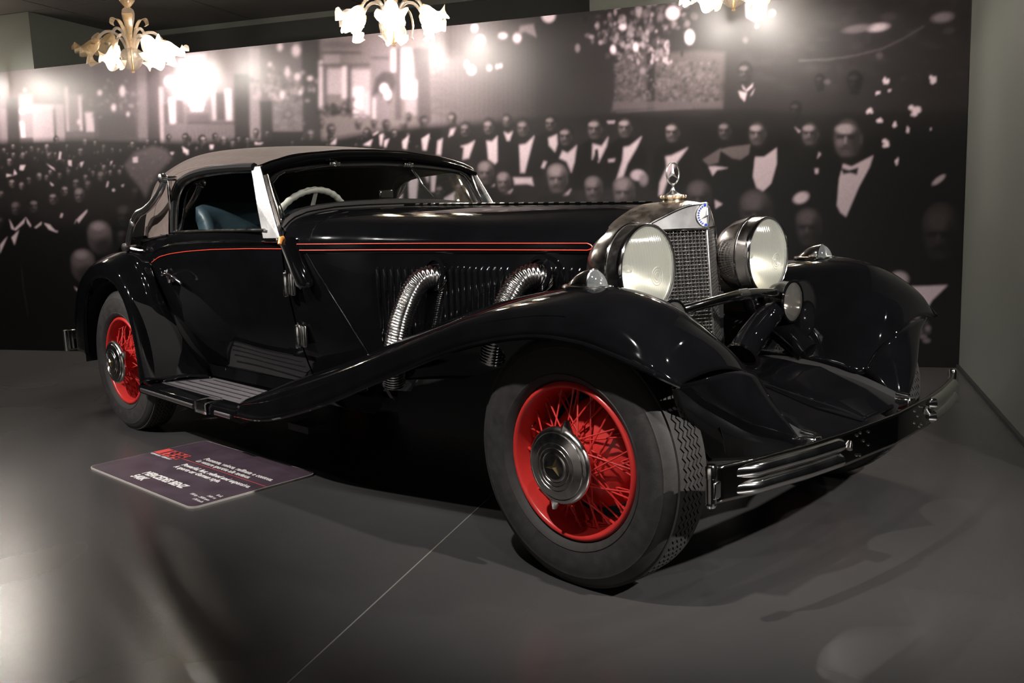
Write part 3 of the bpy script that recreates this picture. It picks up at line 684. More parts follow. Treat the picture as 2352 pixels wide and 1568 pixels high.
# ---- radiator
sh_f = [(0,1.139),(.049,1.135),(.095,1.122),(.155,1.095),(.201,1.072),(.240,1.040),(.262,.99),(.270,.90),(.270,.75),(.268,.60)]   # front outline y,z
KV = .516
fx = lambda y, z: -.064+np.interp(z, [.60, 1.05, 1.14], [.04, .002, 0])-abs(y)*KV
sh_r = [(0,1.147),(.06,1.142),(.12,1.128),(.203,1.096),(.25,1.070),(.285,1.036),(.303,1.0),(.312,.92),(.312,.76),(.305,.60)]
for s in (-1, 1):
    f = crom([(fx(y, z), y, z) for y, z in sh_f], 48); r = crom([(-.305, y, z) for y, z in sh_r], 48)
    midg = [lerp(p, q, .45)+V(0, .010*min(1, p[1]/.1), .010*max(0, (p[2]-1.0)/.14)) for p, q in zip(f, r)]
    shell = MB().grid(side(loft([f, midg, r], 48, 12), s)).build('radiator_shell', 'shell_chrome', car, flip=s < 0)
    MB().tube(side(f, s), .005, 8).build('shell_edge', 'chrome', shell)
    # polished head plate above the grille (half of the V)
    ys_ = np.linspace(0, .232, 20); zf = lambda y: np.interp(y, [p[1] for p in f[:32]], [p[2] for p in f[:32]])
    P = [[(fx(y, z), y, z) for z in (1.050, lerp(1.05, max(1.0505, zf(y)), .5), max(1.051, zf(y)))] for y in ys_]
    plate = MB().grid(side(P, s)).build('head_plate', 'aluminium', car, flip=s > 0)
    MB().tube(side([(fx(y, 1.05)+.004, y, 1.05) for y in (0, .14, .232)], s), .005, 6).build('plate_edge', 'chrome', plate)
    # badge: half of the disc on this side of the V
    bc = V(0, 0, 1.098); e1 = V(-KV, 1, 0)/math.hypot(KV, 1); nn = V(1, KV, 0)/math.hypot(KV, 1)
    bx0 = fx(0, 1.098)
    def bp_(r_, a_, off): 
        q = e1*(r_*math.cos(a_))+V(0, 0, r_*math.sin(a_))+V(bx0, 0, 1.098)+nn*off
        return side(q, s)
    half = np.linspace(-math.pi/2, math.pi/2, 25)
    MB().grid([[bp_(r_, a_, .003+.002*(1-r_/.042)) for a_ in half] for r_ in (.001, .014, .028, .042)]).build('badge', 'enamel_white', plate, flip=s < 0)
    MB().tube([bp_(.0425, a_, .003) for a_ in half], .0016, 6).build('badge_rim', 'chrome', plate)
    for k in range(9):      # laurel leaves
        a_ = math.radians(-58+k*14.5)
        MB().add([bp_(.030, a_-.05, .006), bp_(.034, a_+.07, .006), bp_(.039, a_+.02, .006), bp_(.034, a_-.1, .006)], [(0, 1, 2, 3)]).build('laurel_leaf', 'enamel_blue', plate, smooth=False)
    for a0_ in (math.radians(78), math.radians(-80)):
        MB().grid([[bp_(r_, a0_+t, .006) for t in np.linspace(-.16, .10, 4)] for r_ in (.031, .039)]).build('badge_lettering', 'enamel_blue', plate, smooth=False)
    st3 = [bp_(.026, math.pi/2, .007), bp_(.005, math.radians(30), .011), bp_(.026, math.radians(-30), .007), bp_(.006, -math.pi/2, .010), bp_(.0, 0, .012)]
    MB().add(st3, [(0, 1, 4), (1, 2, 4), (2, 3, 4)]).build('badge_star', 'aluminium', plate, smooth=False)
    # grille: woven wire in front of a dark core
    P = [[(fx(y, z)-.016, y, z) for z in np.linspace(.58, 1.05, 6)] for y in np.linspace(0, .266, 5)]
    MB().grid(side(P, s)).build('radiator_core', 'grille_back', car, flip=s > 0)
    gm = MB(); pit = .0128
    for k in range(1, 21):
        y = k*pit; zz = np.arange(.585, 1.05, pit/2)
        gm.tube(side([(fx(y, z)-.004+.0022*(-1)**(i+k), y, z) for i, z in enumerate(zz)], s), .0020, 4, caps=False)
    for k in range(36):
        z = .590+k*pit; yy_ = np.arange(.004, .266, pit/2)
        gm.tube(side([(fx(y, z)-.004-.0022*(-1)**(i+k), y, z) for i, y in enumerate(yy_)], s), .0020, 4, caps=False)
    tag(gm.build('grille_mesh', 'wire', car, sharp=None), kind='stuff')
    MB().tube(side([(fx(.267, z)+.002, .267, z) for z in (.58, .8, 1.05)], s), .005, 6).build('grille_side_strip', 'chrome', shell)
MB().box((-.047, 0, .815), (.012, .007, .47), rot=np.array([[math.cos(.075), 0, -math.sin(.075)], [0, 1, 0], [math.sin(.075), 0, math.cos(.075)]])).build('grille_spine', 'aluminium', car, bevel=.003)
# radiator cap and star mascot
cp = MB().lathe([(0, 1.178), (.02, 1.178), (.034, 1.174), (.045, 1.172), (.047, 1.167), (.045, 1.162), (.040, 1.160), (.040, 1.150), (.043, 1.142), (.05, 1.135)], (-.205, 0, 0), (0, 0, 1), 40).build('radiator_cap', 'gold', car)
for k in range(14):
    t = k/14*2*math.pi; MB().lathe([(0, .006), (.004, .0045), (.006, 0), (.004, -.0045), (0, -.006)], (-.205+.045*math.cos(t), .045*math.sin(t), 1.167), (0, 0, 1), 10).build('cap_knurl', 'gold', cp)
MB().lathe([(.026, 1.176), (.014, 1.184), (.008, 1.192), (.0055, 1.205), (.008, 1.210), (.006, 1.214)], (-.205, 0, 0), (0, 0, 1), 20).build('mascot_stem', 'aluminium', cp)
mc = V(-.205, 0, 1.250)
ms = MB().tube([mc+.0385*V(0, math.cos(t), math.sin(t)) for t in np.linspace(0, 2*math.pi, 48, endpoint=False)], .0036, 8, closed=True).build('mascot_ring', 'aluminium', cp)
def star3(mb, c_, R_, r_, th, n_, u_, w_):
    n_, u_, w_ = map(np.array, (n_, u_, w_)); pts = []
    for k in range(6):
        t = math.pi/2+k*math.pi/3; q = R_ if k % 2 == 0 else r_; pts.append(c_+q*(math.cos(t)*w_+math.sin(t)*u_))
    mb.add(pts+[c_+n_*th, c_-n_*th], [(k, (k+1) % 6, 6) for k in range(6)]+[((k+1) % 6, k, 7) for k in range(6)]); return mb
star3(MB(), mc, .037, .0075, .006, (1., 0, 0), (0, 0, 1.), (0, 1., 0)).build('mascot_star', 'aluminium', cp, smooth=False)
# badge bar / lamp tie bar across the grille
tb = crom([(-.03, -.40, .775), (.045, -.30, .795), (.075, -.15, .812), (.08, 0, .820), (.075, .15, .812), (.045, .30, .795), (-.03, .40, .775)], 50)
bar = MB().tube(tb, .017, 14).build('lamp_tie_bar', 'chrome_dark', car)
MB().tube(tb[23:27]*V(1, 1, 1), .020, 14).build('tie_bar_clamp', 'chrome', bar)
# ---- front apron with central ridge, rolled lower lip
P = []
for u in np.linspace(0, 1, 16):
    row = []
    for q in np.linspace(-1, 1, 33):
        y = .350*q; a_ = abs(q)
        xh = lerp(-.22, .50, u); zh = np.interp(xh, [-.22, -.05, .06, .23, .40, .50], [.537, .546, .544, .531, .476, .420])
        xr = lerp(-.10, .533, u); zr = np.interp(xr, [-.10, .152, .354, .533], [.548, .508, .450, .424])
        t = a_; sag = -.030*math.sin(math.pi*min(1, t*1.05))*(.3+.7*u) if q < 0 or True else 0
        row.append((lerp(xr, xh, t)-.07*u*math.sin(math.pi*t), y, lerp(zr, zh, t)+sag))
    P.append(row)
ap = MB().grid(np.array(P)).build('front_apron', 'black_paint', car, flip=True, sharp=18)
MB().tube(P[-1], .008, 8).build('apron_lip', 'black_paint', ap)
MB().tube([(p[16][0], p[16][1], p[16][2]+.002) for p in P], .003, 6).build('apron_ridge', 'black_paint', ap)
# ---- chassis
for s in (-1, 1):
    ch = crom([(-4.3, .42*s, .45), (-3.4, .42*s, .55), (-2.6, .42*s, .33), (-1.2, .42*s, .33), (-.4, .38*s, .42), (0, .35*s, .50), (.3, .345*s, .47), (.50, .344*s, .405)], 40)
    fr_ = MB().tube(ch, .05, 8, sq=(.6, 1)).build('frame_rail', 'under_black', car)
    MB().box((.515, .344*s, .425), (.06, .05, .05)).build('bumper_bracket', 'chrome', fr_, bevel=.008)
    MB().tube([(.49, .344*s, .455), (.53, .344*s, .45)], .012, 10).build('bracket_bolt', 'chrome', fr_)
    MB().tube([(0, .30*s, .33), (0, .70*s, .37)], .035, 10).build('wishbone', 'under_black', fr_)
    MB().tube([(-.02, .40*s, .25), (-.02, .46*s, .60)], .05, 14).build('coil_spring', 'under_black', fr_)
MB().box((-1.5, 0, .36), (2.6, .8, .16)).build('underbody', 'under_black', car)
MB().box((-.6, 0, .55), (.9, .5, .5)).build('engine_block', 'under_black', car)
MB().tube([(-3.29, -.7, .385), (-3.29, .7, .385)], .05, 12).build('rear_axle', 'under_black', car)
MB().box((-1.62, -.72, .24), (.16, .10, .03)).build('jack_point', 'under_black', car)
# ---- front bumper
def bx_(y): return np.interp(abs(y), [0, .30, .5, .70, .835], [.622, .606, .582, .545, .505])
ys = np.linspace(-.835, .835, 61); zc = .415
P = [[(bx_(y)-.006, y, zc+h) for h in (.049, .040, .0, -.040, -.049)] for y in ys]
bm = MB().grid(np.array(P)).build('front_bumper', 'chrome_dark', car, flip=True, solid=.010)
for s in (-1, 1):
    for dz in (.0215, -.0245):
        yr = np.linspace(.325, .775, 24); rows = []
        for y in yr:
            k = min(1, (y-.325)/.012, (.775-y)/.05); 
            rows.append([(bx_(y)+.002+.024*k*math.sin(t), y*s, zc+dz+.0215*math.cos(t)*(.5+.5*k)) for t in np.linspace(0, math.pi, 9)])
        MB().grid(np.array(rows)).build('bumper_rib', 'chrome', bm, flip=s > 0)
    MB().lathe([(0, -.060), (.012, -.059), (.015, -.052), (.013, -.047), (.015, -.045), (.015, .02), (.0165, .021), (.0165, .05), (.012, .056), (0, .058)], (.498, .845*s, zc), (0, 0, 1), 18).build('bumper_pin', 'chrome', bm)
    MB().box((.505, .838*s, zc-.012), (.022, .030, .046)).build('pin_knuckle', 'chrome', bm, bevel=.004)
    MB().tube([(bx_(.30)+.004, .285*s, zc+.018), (bx_(.30)+.008, .300*s, zc)], [.009, .011], 12).build('bumper_stud', 'chrome', bm)
    for yk, zk in ((.245, .030), (.225, .034), (.175, .028), (.205, .006), (.175, -.012), (.245, -.030), (.225, -.034)):
        MB().lathe([(0, .004), (.0035, .003), (.005, 0)], (bx_(yk)+.0045, yk*s, zc+zk), (1, 0, 0), 8).build('bumper_rivet', 'chrome', bm)
    back = [(bx_(y)-.03-.10*(y/.835)**2*0, y*s, zc) for y in np.linspace(.34, .835, 10)]
# rear bumper
P = [[(-4.50+.13*(y/.75)**2, y, z) for z in (.475, .465, .41, .355, .345)] for y in np.linspace(-.75, .75, 31)]
rbm = MB().grid(np.array(P)).build('rear_bumper', 'chrome', car, solid=.012)
for s in (-1, 1): MB().lathe([(0, -.07), (.016, -.066), (.016, .066), (0, .07)], (-4.37, .755*s, .41), (0, 0, 1), 14).build('bumper_pin', 'chrome', rbm)

# ---- wheels (outer face towards local -Y)
def make_wheel():
    A = (0, -1, 0)
    w = MB().lathe([(.205, -.075), (.232, -.073), (.240, -.066), (.236, -.058), (.222, -.052), (.2385, .054), (.2445, .062), (.2430, .072), (.2365, .079), (.2290, .078), (.2245, .071), (.2200, .052), (.2120, .020), (.2095, -.020), (.2110, -.050), (.205, -.075)], (0, 0, 0), A, 72).build('wheel', 'red_paint', None, sharp=None)
    # tyre carcass + zigzag tread ribs
    ty = MB().lathe([(.236, -.058), (.242, -.072), (.262, -.086), (.30, -.094), (.335, -.092), (.362, -.083), (.376, -.070), (.381, -.062), (.383, 0), (.381, .062), (.376, .070), (.362, .083), (.352, .0865), (.350, .0885), (.345, .0885), (.335, .092), (.30, .094), (.270, .0885), (.268, .0905), (.263, .0880), (.250, .078), (.2445, .070), (.240, .058)], (0, 0, 0), A, 128)
    nz = 176; a = np.linspace(0, 2*np.pi, nz, endpoint=False); zig = .0060*np.where(np.arange(nz) % 2 == 0, 1, -1)
    edges = [-.064, -.044, -.0375, -.0245, -.0185, -.0055, .0005, .0135, .0195, .0325, .039, .064]
    for k in range(0, 12, 2):
        y0, y1 = edges[k], edges[k+1]; R = []
        for (yy, rad, z_) in ((y0, .380, 1 if k else 0), (y0, .3905-.0012*abs(y0)/.02, 1 if k else 0), (y1, .3905-.0012*abs(y1)/.02, 1 if k < 10 else 0), (y1, .380, 1 if k < 10 else 0)):
            R.append(np.stack([rad*np.cos(a), yy+zig*z_, rad*np.sin(a)], 1))
        ty.grid(np.array(R), wv=True)
    ty.build('tyre', 'tyre', w, sharp=35)
    # brake drum and hub
    MB().lathe([(0, .035), (.06, .034), (.085, .028), (.10, .02), (.135, .005), (.155, -.015), (.165, -.035), (.168, -.075), (.172, -.08), (.172, -.09), (0, -.09)], (0, 0, 0), A, 56).build('brake_drum', 'red_paint', w)
    MB().lathe([(0, .11), (.074, .108), (.083, .102), (.083, .084), (.064, .074), (.060, .03), (.066, .02), (.07, -.0)], (0, 0, 0), A, 40).build('hub', 'red_paint', w)
    sm = {}
    def spoke(kind, ang, tw):
        if kind == 'o': r0, y0, r1, y1 = .078, -.088, .2145, -.030
        elif kind == 'm': r0, y0, r1, y1 = .066, -.040, .2125, -.012
        else: r0, y0, r1, y1 = .068, -.030, .2105, .025
        key = (kind, tw)
        if key not in sm:
            p0 = V(r0*math.cos(-tw), y0, r0*math.sin(-tw)); p1 = V(r1, y1, 0)
            m = MB().tube([p0, lerp(p0, p1, .9), lerp(p0, p1, .902), p1], [.0029, .0029, .0045, .0045], 6)
            sm[key] = m.build('spoke', 'red_paint', w).data; o = w.children[-1]
            bpy.data.objects.remove([c for c in COL.objects if c.data == sm[key]][0]) if False else None
            o = [c for c in COL.objects if c.data == sm[key]][0]
        else:
            o = link(bpy.data.objects.new('spoke', sm[key]), w)
        o.rotation_euler = (0, ang, 0)
    for k in range(20):
        t = k/20*2*math.pi
        spoke('o', t, .55 if k % 2 else -.55)
    for k in range(20):
        t = (k+.5)/20*2*math.pi
        spoke('m', t, .75 if k % 2 else -.75)
    for k in range(20):
        t = k/20*2*math.pi+.1
        spoke('i', t, .7 if k % 2 else -.7)
    cap = MB().lathe([(.090, .076), (.112, .080), (.1175, .088), (.1165, .096), (.109, .103), (.103, .1045), (.101, .1035), (.099, .1065), (.080, .112), (.074, .1135), (.0725, .1115), (.071, .1135), (.060, .1155), (.0585, .1135), (.057, .1155), (.047, .117), (.0455, .115), (.044, .1165), (.036, .1175), (.020, .1165), (0, .116)], (0, -.030, 0), A, 64).build('hub_cap', 'chrome_worn', w)
    for t in (math.radians(78), math.radians(258)):
        u_ = V(math.cos(t), 0, math.sin(t)); v_ = V(-math.sin(t), 0, math.cos(t)); yv = V(0, -1, 0)
        rows = []
        for q, hw, th in ((.098, .030, .016), (.112, .022, .016), (.128, .012, .013), (.142, .006, .008)):
            rows.append([u_*q+v_*hw*x_+yv*(.118+th*h_) for x_, h_ in ((-1, -.6), (-.8, .4), (0, 1), (.8, .4), (1, -.6), (0, -.9))])
        MB().grid(np.array(rows), wv=True).add(rows[-1], [(0, 1, 2, 3, 4, 5)]).build('knock_off_ear', 'chrome_worn', w)
    star3(MB(), V(0, -.148, 0), .032, .0065, .007, (0, -1., 0), (math.sin(.35), 0, math.cos(.35)), (math.cos(.35), 0, -math.sin(.35))).build('hub_star', 'brass', w, smooth=False)
    MB().tube([(-.168, -.045, .09), (-.158, -.075, .085)], .004, 6).build('tyre_valve', 'chrome', w)
    return w
wheel = make_wheel(); wheel.parent = car
TR = .757
wheel.location = (0, -TR, .388)
for x, y, rz, ry in ((-3.29, -TR+.006, 0, .9), (0, TR, math.pi, .4), (-3.29, TR-.006, math.pi, 1.3)):
    w2 = copy_tree(wheel, car); w2.location = (x, y, .388); w2.rotation_euler = (0, ry, rz)
# ================================================================== chandeliers
def make_chandelier():
    ch = empty('chandelier')
    MB().lathe([(0, 0), (.010, .002), (.013, .009), (.008, .014), (.012, .020), (.016, .022)], seg=20).build('finial', 'amber_crystal', ch)
    MB().lathe([(.010, .020), (.035, .028), (.062, .055), (.078, .09), (.082, .125), (.076, .155), (.058, .172), (.03, .18)], seg=36).build('bowl', 'clear_crystal', ch)
    MB().tube([(0, 0, .02), (0, 0, .18)], .007, 10).build('centre_rod', 'brass', ch)
    MB().lathe([(.03, .178), (.020, .20), (.017, .25), (.020, .30), (.030, .35), (.043, .40), (.047, .43), (.042, .46), (.026, .476), (.018, .48)], seg=28).build('vase_stem', 'clear_crystal', ch)
    MB().lathe([(.016, .48), (.028, .49), (.048, .515), (.056, .53), (.060, .545)], seg=28).build('canopy_cup', 'amber_crystal', ch)
    MB().tube([(0, 0, .48), (0, 0, .735)], .006, 8).build('hanging_rod', 'brass', ch)
    MB().lathe([(.055, .735), (.05, .70), (.012, .68)], seg=24).build('ceiling_rose', 'brass', ch)
    n = 6
    for k in range(n):
        t = (k+.35)/n*2*math.pi; c_, s_ = math.cos(t), math.sin(t); pol = lambda r, z, w=0: V(r*c_-w*s_, r*s_+w*c_, z)
        arm = [pol(r, z) for r, z in crom([(.03, .165), (.055, .235), (.105, .292), (.165, .30), (.215, .262), (.240, .215)], 24)]
        MB().tube(arm, .0105, 10).build('arm', 'clear_crystal', ch)
        # frilled flower shade
        ax_ = pol(.72, -.69)-0; ax_ = ax_/np.linalg.norm(ax_); base = pol(.232, .228); e2 = V(-s_, c_, 0); e1 = np.cross(e2, ax_)
        rows = []
        for i, u in enumerate(np.linspace(0, 1, 15)):
            r0 = np.interp(u, [0, .08, .2, .5, .75, .9, 1], [.018, .034, .041, .047, .056, .074, .098]); L = .175*u
            row = []
            for a_ in np.linspace(0, 2*math.pi, 48, endpoint=False):
                fr = max(0, (u-.55)/.45)**1.6
                r = r0*(1+.16*fr*math.sin(5*a_+k)+.06*fr*math.sin(11*a_))
                h = L-fr*.040*(1+math.sin(5*a_+k+.6))*.8
                row.append(base+ax_*h+e1*r*math.cos(a_)+e2*r*math.sin(a_))
            rows.append(row)
        MB().grid(np.array(rows), wv=True).build('flower_shade', 'frosted_shade', ch, sharp=None)
        MB().lathe([(.012, -.014), (.026, -.006), (.030, .004), (.024, .012)], base, ax_, 20).build('shade_cup', 'amber_crystal', ch)
        MB().lathe([(.008, .01), (.010, .035), (.018, .055), (.021, .075), (.016, .095), (.002, .104)], base, ax_, 16).build('bulb', 'bulb_lit', ch)
    for k in range(n):
        t = (k+.85)/n*2*math.pi; c_, s_ = math.cos(t), math.sin(t); pol = lambda r, z, w=0: V(r*c_-w*s_, r*s_+w*c_, z)
        if k % 2 == 0:      # rising leaf curling over
            mid = crom([(.03, .19), (.045, .27), (.065, .34), (.10, .40), (.14, .41), (.155, .375), (.13, .355)], 26); hw = np.interp(np.linspace(0, 1, 26), [0, .3, .65, .9, 1], [.012, .026, .036, .018, .004])
        else:               # drooping leaf
            mid = crom([(.035, .20), (.07, .245), (.115, .235), (.135, .18), (.138, .12), (.125, .065), (.135, .045)], 26); hw = np.interp(np.linspace(0, 1, 26), [0, .35, .7, .92, 1], [.012, .034, .034, .018, .006])
        rows = []
        for i, (r, z) in enumerate(mid):
            rows.append([pol(r-.012*(q*q)+.0022*math.cos(q*14), z, q*hw[i]) for q in np.linspace(-1, 1, 15)])
        MB().grid(np.array(rows)).build('glass_leaf', 'clear_crystal' if k % 2 else 'amber_crystal', ch, sharp=None)
    return ch
def bulb_lights(ch, dead=()):
    for k in range(6):
        if k in dead: continue
        t = (k+.35)/6*2*math.pi+ch.rotation_euler[2]
        l = bpy.data.lights.new('bulb_light', 'POINT'); l.energy = BULB_W; l.color = (1, .92, .83); l.shadow_soft_size = .022
        o = bpy.data.objects.new('bulb_light', l); COL.objects.link(o)
        o.location = V(*ch.location)+V(.292*math.cos(t), .292*math.sin(t), .170)
BULB_W = 160.0
chn = make_chandelier()
CH = [(V(-5.28, .23, 2.265), .75, (), 'amber and clear glass chandelier with unlit amber flower shades, over the soft top'),
      (V(-3.31, 1.19, 2.265), 1.05, (), 'brightly lit six-flower glass chandelier above the windscreen'),
      (V(-1.30, 2.20, 2.275), .2, (), 'lit glass chandelier hanging between the star mascot and the grey end wall'),
      (V(-7.25, -.73, 2.265), .8, (), 'lit glass chandelier hanging by the tall grey wall block')]
dead_mesh = None
for i, (loc, rz, dead, lab) in enumerate(CH):
    c_ = chn if i == 0 else copy_tree(chn)
    c_.location = loc; c_.rotation_euler = (0, 0, rz)
    tag(c_, lab, 'chandelier', 'glass chandeliers in a row before the mural')
    if i == 0:
        # the shade that points to the room's left side is unlit
        best = None
        sh = [o for o in c_.children if o.name.startswith('flower_shade')]; bl = [o for o in c_.children if o.name.startswith('bulb')]
        first = (sh, bl)
        continue
    bulb_lights(c_)
sh, bl = first
DEAD = None
def ang_px(k):
    t = (k+.35)/6*2*math.pi+CH[0][1]; return project(CH[0][0]+V(.3*math.cos(t), .3*math.sin(t), .15))[0]
DEAD = sorted(range(6), key=ang_px)[:2]
for k in range(6):
    if k in DEAD:
        for o in (sh[k], bl[k]):
            o.data = o.data.copy()
        sh[k].data.materials[0] = MAT['amber_crystal']; bl[k].data.materials[0] = MAT['bulb_off']
        sh[k]['label'] = 'unlit amber flower shade'
bulb_lights(chn, DEAD)

# ================================================================== floor panel
SZ = .008
sg = empty('information_panel', (-1.645, -1.263, 0)); sg.rotation_euler = (0, 0, math.radians(1.8))
tag(sg, 'purple information panel lying on the floor beside the running board', 'sign')
def rrect(x0, x1, y0, y1, r, n=8):
    out = []
    for cx, cy, a0 in ((x1-r, y1-r, 0), (x0+r, y1-r, 90), (x0+r, y0+r, 180), (x1-r, y0+r, 270)):
        for t in np.linspace(0, 90, n): a_ = math.radians(a0+t); out.append((cx+r*math.cos(a_), cy+r*math.sin(a_)))
    return out
rc = rrect(-1.0, 0, 0, .60, .04); nr = len(rc)
MB().add([(x, y, 0) for x, y in rc]+[(x, y, SZ) for x, y in rc], [tuple(range(nr))[::-1], tuple(range(nr, 2*nr))]+[(i, (i+1) % nr, nr+(i+1) % nr, nr+i) for i in range(nr)]).build('board', 'sign_edge', sg, sharp=30)
rc2 = rrect(-.997, -.003, .003, .597, .038)
MB().add([(x, y, SZ+.0005) for x, y in rc2], [tuple(range(nr))]).build('printed_face', 'sign_purple', sg, smooth=False)
zt_ = SZ+.0010
def quad(p, name, mat, z):
    return MB().add([V(q[0], q[1], z) for q in p], [tuple(range(len(p)))]).build(name, mat, sg, smooth=False)
def line(body, size, x, y, width, name, mat='sign_white', bold=0., right=False, z=0.):
    o = text(body, size, (x, y, zt_+z), mat, sg, name, bold=bold)
    xs = [v.co.x for v in o.data.vertices]; sx = width/(max(xs)-min(xs)); o.scale = (sx, 1, 1)
    if right: o.location.x = x-max(xs)*sx
quad([(-.996, .318, 0), (-.758, .318, 0), (-.758, .398, 0), (-.996, .398, 0)], 'year_box', 'sign_red', zt_)
line('1936', .098, -.955, .325, .18, 'year_lettering', 'sign_ink', .0022, z=.0006)
line('GERMANIA / GERMANY', .020, -.985, .297, .20, 'country_lettering')
quad([(-.76, .343, 0), (-.004, .343, 0), (-.004, .347, 0), (-.76, .347, 0)], 'red_rule', 'sign_red', zt_)
line('Possente, veloce, raffinata e costosa.', .040, -.652, .402, .59, 'italian_lettering', bold=.0008)
line('La vettura sportiva alla tedesca.', .040, -.652, .362, .47, 'italian_lettering', bold=.0008)
line('Powerful, fast, refined and expensive.', .040, -.645, .286, .59, 'english_lettering', bold=.0008)
line('A sports car German style.', .040, -.645, .247, .41, 'english_lettering', bold=.0008)
line('MERCEDES BENZ', .056, -.66, .105, .372, 'name_lettering', bold=.0022)
line('540K', .056, -.66, .050, .115, 'name_lettering', bold=.0022)
line('8 cil.', .022, -.03, .146, .040, 'figures_lettering', right=True)
line('5401 cc', .022, -.03, .117, .062, 'figures_lettering', right=True)
line('180 hp - 3500 rpm', .022, -.03, .088, .150, 'figures_lettering', right=True)
line('170 km/h', .022, -.03, .059, .075, 'figures_lettering', right=True)
# ================================================================== mural (a flat photographic print on the wall)
def T(v, warm=0.):
    g = np.array([v, v*(.905-.01*warm), v*(.95-.06*warm)])/255.0
    return np.where(g <= .04045, g/12.92, ((g+.055)/1.055)**2.4)
class Print:
    """paints soft shapes; coordinates are in the photograph's pixel frame, resolved on the wall plane"""
    def __init__(s, px, py):
        s.x, s.y = px, py; s.c = np.zeros(px.shape+(3,)); s.lo = px.min(1); s.hi = px.max(1)
        s.ylo = py.min(0); s.yhi = py.max(0)
    def win(s, x0, x1, y0, y1):
        i = np.nonzero((s.hi >= x0) & (s.lo <= x1))[0]; j = np.nonzero((s.yhi >= y0) & (s.ylo <= y1))[0]
        if len(i) == 0 or len(j) == 0: return None
        return slice(i[0], i[-1]+1), slice(j[0], j[-1]+1)
    def mix(s, w, a, col):
        v = s.c[w]; v += (np.asarray(col)-v)*a[..., None]
    def ell(s, cx, cy, rx, ry, v, soft=.35, a=1., rot=0., warm=0.):
        r = max(rx, ry)*(1+soft); w = s.win(cx-r, cx+r, cy-r, cy+r)
        if w is None: return
        dx, dy = s.x[w]-cx, s.y[w]-cy
        if rot: c_, s_ = math.cos(rot), math.sin(rot); dx, dy = dx*c_+dy*s_, -dx*s_+dy*c_
        d = np.sqrt((dx/rx)**2+(dy/ry)**2)
        s.mix(w, a*np.clip((1+soft*.5-d)/max(soft, 1e-3), 0, 1), T(v, warm))
    def poly(s, pts, v, soft=2.5, a=1., warm=0.):
        P = np.array(pts, float); x0, y0 = P.min(0)-soft; x1, y1 = P.max(0)+soft; w = s.win(x0, x1, y0, y1)
        if w is None: return
        X, Y = s.x[w], s.y[w]; d = np.full(X.shape, 1e9); ins = np.zeros(X.shape, bool)
        for k in range(len(P)):
            ax, ay = P[k]; bx, by = P[(k+1) % len(P)]; ex, ey = bx-ax, by-ay
            t = np.clip(((X-ax)*ex+(Y-ay)*ey)/(ex*ex+ey*ey+1e-9), 0, 1)
            d = np.minimum(d, (X-ax-ex*t)**2+(Y-ay-ey*t)**2)
            cr = ((ay > Y) != (by > Y)) & (X < (bx-ax)*(Y-ay)/(by-ay+1e-12)+ax); ins ^= cr
        d = np.sqrt(d)*np.where(ins, 1, -1)
        s.mix(w, a*np.clip((d+soft*.5)/soft, 0, 1), T(v, warm))
    def rect(s, x0, x1, y0, y1, v, soft=4., a=1., warm=0., lean=0.):
        s.poly([(x0, y0), (x1, y0), (x1+lean, y1), (x0+lean, y1)], v, soft, a, warm)
    def line(s, pts, wd, v, a=1.):
        for p, q in zip(pts[:-1], pts[1:]):
            d = np.subtract(q, p); n = np.array([-d[1], d[0]])/(np.hypot(*d)+1e-9)*wd/2
            s.poly([p+n, q+n, q-n, p-n], v, 1.5, a)
    def head(s, cx, cy, w, v=120, bald=False, dim=1., turn=-1):
        h = w*1.36; v = v*dim; L = turn
        if not bald: s.ell(cx-L*.04*w, cy-.12*h, .53*w, .46*h, v*.13+5, .2)
        s.ell(cx, cy+.04*h, .44*w, .47*h, v*.46, .22, warm=.6)                     # face
        if bald:
            s.ell(cx, cy-.17*h, .45*w, .33*h, v*.62, .4, warm=.4); s.ell(cx+L*.05*w, cy-.27*h, .31*w, .19*h, v*.98, .9, warm=.2)
        else: s.ell(cx+L*.06*w, cy-.20*h, .31*w, .115*h, v*1.02, .55, warm=.2)     # lit forehead
        s.ell(cx-L*.30*w, cy+.10*h, .20*w, .40*h, v*.20, .9, .70)                  # shaded cheek
        s.ell(cx+L*.03*w, cy-.045*h, .36*w, .035*h, v*.20, .9, .75)                # brows
        for e in (-.18, .17): s.ell(cx+(e+L*.05)*w, cy+.005*h, .105*w, .04*h, v*.14, .7, .8)
        s.ell(cx+L*.07*w, cy+.075*h, .05*w, .105*h, v*.86, .8, .85, -.08*L); s.ell(cx+L*.08*w, cy+.15*h, .075*w, .035*h, v*.66, .8, .7)
        s.ell(cx+L*.24*w, cy+.12*h, .12*w, .09*h, v*.74, 1., .75)                  # lit cheek
        s.ell(cx+L*.06*w, cy+.19*h, .10*w, .022*h, v*.18, .9, .7)
        s.ell(cx+L*.05*w, cy+.265*h, .15*w, .024*h, v*.20, .8, .75); s.ell(cx+L*.05*w, cy+.305*h, .09*w, .022*h, v*.52, .8, .6)
        s.ell(cx+L*.06*w, cy+.40*h, .13*w, .055*h, v*.52, 1., .6)                  # chin
        s.ell(cx-L*.02*w, cy+.54*h, .34*w, .085*h, v*.12+4, .7, .8)                # neck shadow
        s.ell(cx-L*.45*w, cy+.05*h, .06*w, .12*h, v*.40, .6, .8)
